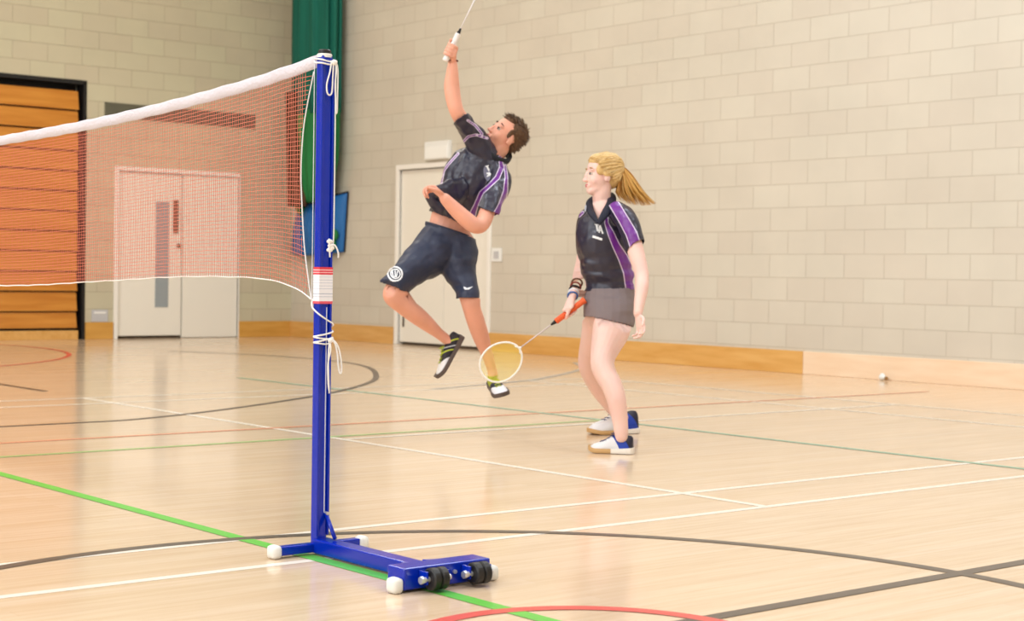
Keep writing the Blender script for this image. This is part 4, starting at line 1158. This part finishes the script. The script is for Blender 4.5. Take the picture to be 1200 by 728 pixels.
# ------------------------------------------------------------------ the man (airborne, arm up)
def man():
    D = 8.8
    base = on_floor(525, 512); base.z = 0
    g = G()
    limb(g, [(522, 292, D, 25, 22), (525, 276, D, 25, 22), (528, 262, D, 24.5, 20), (534, 245, D, 26, 20), (545, 224, D - .02, 30, 23), (556, 207, D - .03, 31, 24), (566, 194, D - .02, 27, 21)])
    limb(g, [(574, 190, D, 15, 15), (580, 181, D, 12, 12.5), (586, 172, D, 11.5, 12), (592, 163, D, 11, 12)])
    # raised arm
    limb(g, [(563, 172, D - .08, 13, 13), (553, 156, D - .14, 11, 11), (544, 144, D - .20, 9.6, 10), (536, 132, D - .26, 8.6, 9.5), (531.5, 117, D - .27, 9.0, 9.2), (529.5, 101, D - .27, 9.3, 9), (530, 86, D - .28, 7.4, 7.6), (530.5, 74, D - .28, 5.6, 6.5)])
    wr = at(530.3, 73, D - .28)
    butt = at(521.5, 71.5, D - .33); tip = at(536.5, 40.5, D - .33); A = (tip - butt).normalized()
    C = butt + A * .062
    grip_hand(g, wr, C, A, RIGHT * .75 + FWD * .35, rh=.0135, s=1.0, thumb_dir=-1)
    # left arm across the waist
    limb(g, [(586, 204, D - .10, 12, 12), (581, 222, D - .18, 11, 11), (573, 243, D - .26, 9.6, 10), (565, 262, D - .33, 9.4, 10), (556, 264, D - .37, 9.6, 10), (545, 256, D - .39, 9.4, 10), (532, 244, D - .41, 8.4, 9), (521, 232.5, D - .43, 6.6, 7.6)])
    wl_ = at(521, 232, D - .43)
    open_hand(g, wl_, at(505, 218, D - .42) - wl_, DOWN * .8 - RIGHT * .2 - FWD * .3, s=.95, curl=(52, 62, 40), thumb=1, spread=.06)
    # raised (right) leg
    limb(g, [(512, 284, D - .02, 22, 22), (496, 302, D - .10, 20, 20), (478, 324, D - .20, 16.5, 17), (464, 340, D - .28, 13.5, 14), (461, 347, D - .29, 12.0, 13), (470, 356, D - .26, 10.8, 11.5), (485, 367, D - .20, 11, 12), (500, 379, D - .13, 9.2, 9.5), (513, 390, D - .08, 6.6, 7), (522, 397, D - .05, 6.2, 7), (527, 401, D - .04, 6.2, 8)])
    # trailing (left) leg
    limb(g, [(535, 286, D, 22, 22), (541, 310, D - .04, 18.5, 18), (548, 335, D - .09, 14, 15), (551, 351, D - .12, 12, 13), (553, 362, D - .11, 10.6, 11.5), (558, 378, D - .07, 10.6, 11.5), (564, 396, D - .02, 9.6, 10.5), (570, 413, D + .02, 7.2, 8), (575.5, 430, D + .05, 5.8, 6.5), (578, 440, D + .05, 5.8, 7.5)])
    H = Head(at(592.5, 159.5, D), -RIGHT * .66 - DOWN * .55 - FWD * .50, RIGHT * .58 - DOWN * .78, 1.0)
    H.skin(g, .7)
    vs, fs = fuse(g, .0045, 4)
    me = put('person', vs, fs, MT['skin_m'], smooth=True, origin=base)
    tag(me, 'man in navy polo shirt and shorts leaping with one arm raised to hit overhead', 'person')
    H.extras(me, mat('brown_iris', (44, 32, 28), .4), mat('dark_brow', (78, 54, 40), .8), mat('rose_lips', (196, 98, 92), .45))
    # shirt
    g = G()
    limb(g, [(522, 268, D, 27, 24), (529, 256, D, 28, 25), (538, 240, D - .01, 29.5, 26), (548, 222, D - .02, 34.5, 28), (557, 206, D - .03, 36, 28), (565, 194, D - .02, 33, 26), (571, 186, D - .01, 23, 22), (576, 180, D, 15, 16), (579, 176, D, 13, 15)], cap_round=False)
    limb(g, [(568, 184, D - .06, 17, 17), (560, 167, D - .10, 15, 15), (550, 153, D - .16, 12.8, 13), (542, 142, D - .21, 11, 12), (534, 131, D - .27, 10, 11)], cap_round=False)
    limb(g, [(580, 196, D - .06, 14, 14), (585, 210, D - .12, 13.5, 14), (580, 228, D - .20, 13.5, 13.5), (574, 243, D - .26, 12.5, 13), (570, 254, D - .30, 12, 13)], cap_round=False)
    limb(g, [(583, 200, D + .03, 9, 12), (588, 215, D + .02, 6, 14), (587, 228, D - .02, 4.5, 12), (584, 238, D - .05, 4, 9)])
    limb(g, [(541, 224, D - .16, 16, 8), (526, 222, D - .22, 12, 7), (512, 224, D - .25, 7, 6), (501, 224, D - .26, 5.5, 5)])
    limb(g, [(500, 225, D - .26, 5, 6), (512, 241, D - .22, 7, 7), (526, 256, D - .14, 9, 8), (542, 267, D - .10, 9, 8)])
    v2, f2 = fuse(g, .0055, 5)
    hem = (at(522, 268, D) - at(532, 251, D)).normalized(); hem = (hem + DOWN * .25).normalized()
    cu1 = (at(534, 131, D) - at(545, 146, D)).normalized(); cu2 = (at(570, 254, D) - at(576, 238, D)).normalized()
    v2, f2 = trim(v2, f2, [(at(531, 260, D), hem, .30), (at(539.5, 139, D - .23), cu1, .085), (at(571, 247, D - .28), cu2, .068), (at(577.5, 179, D), (at(582, 171, D) - at(576, 180, D)).normalized(), .085)])
    ff = fold_fn(7.5, 3.0, (1.6, 1.6, .7)); fb = fold_fn(15, 8)
    v2 = wrinkle(v2, f2, .012, lambda v: ff(v) + .35 * fb(v))
    lines = [[(586, 184, 1.0), (588, 196, 1.9), (583, 208, 1.9), (573, 218, 1.3), (564, 226, 1.5), (558, 240, 1.6), (552, 256, 3.6), (549, 272, 5)],
             [(592, 194, .4), (593.5, 208, .9), (592.5, 224, 1.9), (588, 240, 3.0), (581, 254, 3.6)],
             [(543, 166, .35), (549, 160, .35), (558, 158, .35), (571, 162, .35)], [(537, 180, .3), (526, 192, .3), (520, 200, .35), (517, 214, .35)], [(548, 141, .3), (557, 147, .35), (565, 157, .3)]]
    pipe = []
    for v in v2:
        u, w, z = pxdist(v); q = min(seg_d(u, w, l) for l in lines); pipe.append(min(1.0, q) if z < D + .1 else .9)
    shirt = put('polo_shirt', v2, f2, MT['shirt'], me, smooth=True, attrs={'pipe': pipe})
    md = shirt.modifiers.new('thick', 'SOLIDIFY'); md.thickness = .003
    tr = bvh(v2, f2)
    bad = [[(571 + 5.0 * math.cos(a) * .9 + 1.2 * math.sin(a), 203 + 9.5 * math.sin(a)) for a in [2 * math.pi * i / 18 for i in range(18)]]]
    decal('chest_badge', bad, tr, D, MT['print_grey'], shirt, lift=.003)['label'] = 'grey rounded chest badge'
    L = [stroke((568.5, 195.5), (572.5, 194.0), 1.2), stroke((570.3, 195), (573.0, 200.4), 2.0), stroke((572.2, 202.0), (576.0, 205.0), 1.8), stroke((569.6, 203.0), (576.0, 205.6), 1.8), stroke((570.0, 207.0), (575.4, 205.8), 1.6), stroke((572.0, 203.2), (572.6, 206.8), 1.2)]
    decal('chest_print', L, tr, D, MT['print'], shirt, lift=.006)['label'] = 'white letters IA'
    # collar at the back of the neck
    g = G(); P = [at(571, 178, D - .12), at(577, 184.5, D - .12), at(585, 188.5, D - .10), at(594, 189.5, D - .03), at(597, 184, D + .05), at(590, 177, D + .10)]
    g.loft([(V(p), .011, .020) for p in cr_path([tuple(p) for p in P], 5)], -(at(586, 172, D) - at(578, 185, D)), 10); g.make('collar', mat('black_knit', (20, 20, 28), .7), shirt, smooth=True)
    # shorts
    g = G()
    limb(g, [(528, 266, D, 27, 24), (525, 273, D, 27.5, 25), (519, 286, D, 30, 27), (506, 298, D - .06, 26.5, 26), (492, 308, D - .12, 22.5, 22), (478, 321, D - .19, 18.6, 19), (466, 333, D - .26, 17.2, 18), (457, 342, D - .31, 16.5, 18)], cap_round=False)
    limb(g, [(527, 270, D, 26, 23), (532, 288, D, 25.5, 25), (535, 303, D - .02, 24, 24), (538, 316, D - .05, 20.5, 21), (543, 328, D - .07, 16, 18), (547, 340, D - .10, 13.6, 17), (548, 352, D - .12, 13.6, 17), (549, 362, D - .13, 13.6, 17)], cap_round=False)
    v3, f3 = fuse(g, .0055, 5)
    n1 = (at(462, 342, D) - at(470, 322, D)).normalized()
    v3, f3 = trim(v3, f3, [(at(463.5, 337.5, D - .27), n1, .13), (at(547, 350, D - .12), (DOWN - RIGHT * .0).normalized(), .12), (at(526, 269.5, D), (at(531, 256, D) - at(526, 271, D)).normalized(), .22)])
    s1 = fold_fn(8, 1.5, (1.2, 1.2, 1.2)); s2 = fold_fn(6, 4, (.6, .6, 2.2))
    v3 = wrinkle(v3, f3, .010, lambda v: s1(v) * .9 + s2(v) * .9)
    so = put('shorts', v3, f3, mat('dark_slate_shorts', (46, 52, 74), .5, spec=.4, bump=.9, bscale=9), me, smooth=True)
    md = so.modifiers.new('thick', 'SOLIDIFY'); md.thickness = .003
    tr = bvh(v3, f3)
    tuck(me, [(v2, f2), (v3, f3)], .07, skip=[(H.p(.03, 0, .0), .135), (C, .12), (at(540, 250, D - .40), .12), (at(511, 224, D - .42), .10), (at(522, 236, D - .42), .08)])
    c = (463.0, 321.5)
    L = circ_strokes(c, 8.2, 1.7, 16) + circ_strokes((c[0] + .4, c[1]), 5.4, 1.2, 12) + [stroke((c[0] - 3, c[1] - 3.5), (c[0] - 2.4, c[1] + 3.2), 1.4), stroke((c[0] + .2, c[1] - 4), (c[0] + .2, c[1] + 3.4), 1.2), stroke((c[0] + 3, c[1] - 3), (c[0] + 1.4, c[1] + 3.6), 1.2), stroke((c[0] - 2.4, c[1] + 3), (c[0] + 1.6, c[1] + 3.6), 1.0)]
    decal('leg_badge', L, tr, D - .3, MT['print'], so)['label'] = 'round white crest on the thigh'
    decal('leg_mark', [[(543.6, 336.2), (545.2, 338.0), (549, 338.2), (553.8, 336.4), (549.5, 339.8), (545.2, 340.0), (543.8, 338.6)]], tr, D - .2, MT['print'], so)['label'] = 'small white tick mark'
    g = G(); cc0 = at(525.5, 271, D); ax = (at(530, 257, D) - at(525, 272, D)).normalized(); e = ax.cross(FWD).normalized(); w = ax.cross(e); st = []
    for j in range(40):
        a = 2 * math.pi * j / 40; st.append((cc0 + e * (.1315 * math.cos(a)) + w * (.114 * math.sin(a)), .013, .004))
    g.loft(st, w * 0 + e.cross(w).cross(V((0, 0, 1))) if False else None, 8, closed=True); g.make('waistband', mat('waistband_navy', (40, 46, 66), .6), so, smooth=True)
    # wrist strap
    g = G(); c0 = at(530.4, 71.5, D - .28); ax = (at(530, 60, D) - at(530.5, 76, D)).normalized(); e = ax.cross(FWD).normalized(); w = ax.cross(e)
    g.loft([(c0 + e * math.cos(a) * .028 + w * math.sin(a) * .032, .004, .003) for a in [2 * math.pi * j / 24 for j in range(24)]], ax, 6, closed=True)
    g.make('wristband', mat('brown_wristband', (110, 66, 56), .6), me, smooth=True)
    # shoes
    up = bands('black_yellow_shoe', 'mix', [(0, (46, 42, 48)), (.14, (178, 188, 60)), (.18, (42, 38, 44)), (.30, (190, 190, 196)), (.33, (42, 38, 44)), (.40, (176, 186, 58)), (.44, (42, 38, 44)), (.60, (232, 230, 232))], rough=.5)
    up_b = bands('lime_white_shoe', 'mix', [(0, (168, 178, 50)), (.46, (40, 48, 66)), (.60, (232, 230, 234))], rough=.5)
    sol = mat('dark_shoe_sole', (92, 80, 76), .6); lc = mat('lime_lace', (170, 182, 54), .7)
    heel = at(543.5, 396, D - .03); toe = at(516, 443.5, D - .07)
    shoe(me, heel, toe - heel, -RIGHT * .86 + DOWN * -.38 - FWD * .30, .262, up, sol, lc)
    heel = at(577.0, 452.0, D + .10); toe = at(589, 465.5, D - .13)
    shoe(me, heel, toe - heel, -DOWN * .85 - FWD * .45 - RIGHT * .14, .27, up_b, sol, lc)
    # hair
    mh = mat('brown_hair', (92, 64, 42), .6, spec=.4, var=.2, vscale=20)
    g = G()
    H.e(g, -.026, 0, .042, .090, .079, .080, nu=32, nv=20)
    H.e(g, -.050, 0, .0, .058, .068, .062, nu=28, nv=16)
    H.e(g, .032, 0, .084, .042, .054, .026, -12)
    for sx in (-1, 1): H.e(g, .018, sx * .066, .018, .014, .010, .028)
    v4, f4 = fuse(g, .004, 4); hair = put('hair', v4, f4, mh, me, smooth=True)
    g = G(); rnd = random.Random(5); N4 = normals(v4, f4)
    for q in range(900):
        i = rnd.randrange(len(v4)); p = v4[i]; n = N4[i]; loc = p - H.C; f_ = loc.dot(H.F); u_ = loc.dot(H.U)
        sweep = H.F * (.9 if u_ > .08 else -.7) - H.U * (.5 if u_ < .05 else -.1)
        d = (n * .45 + sweep * .8 + V((rnd.gauss(0, .22), rnd.gauss(0, .22), rnd.gauss(0, .22)))).normalized()
        L_ = rnd.uniform(.008, .017) * (1.35 if u_ > .085 else .7)
        g.tube([p - n * .003, p + d * L_ * .55 + n * .001, p + d * L_ + sweep * .004], [.0022, .0017, .0004], 4)
    shade_strands(g, 'short_tufts', 3 * 4, [(98, 70, 44), (84, 58, 38), (70, 48, 34), (122, 90, 58), (60, 42, 30)], hair)
    racket('badminton_racket', butt, butt + A * .42, FWD * .4 + RIGHT * .9, 'badminton racket with white grip raised overhead in the fist of the leaping man',
           mat('white_grip', (238, 232, 230), .6), mat('silver_frame', (222, 222, 226), .3), mat('white_string', (236, 236, 232), .5), mat('shaft_silver', (226, 220, 220), .35), grip_len=.16)
man()

for o in list(SC.objects):
    if '_o' in o: del o['_o']
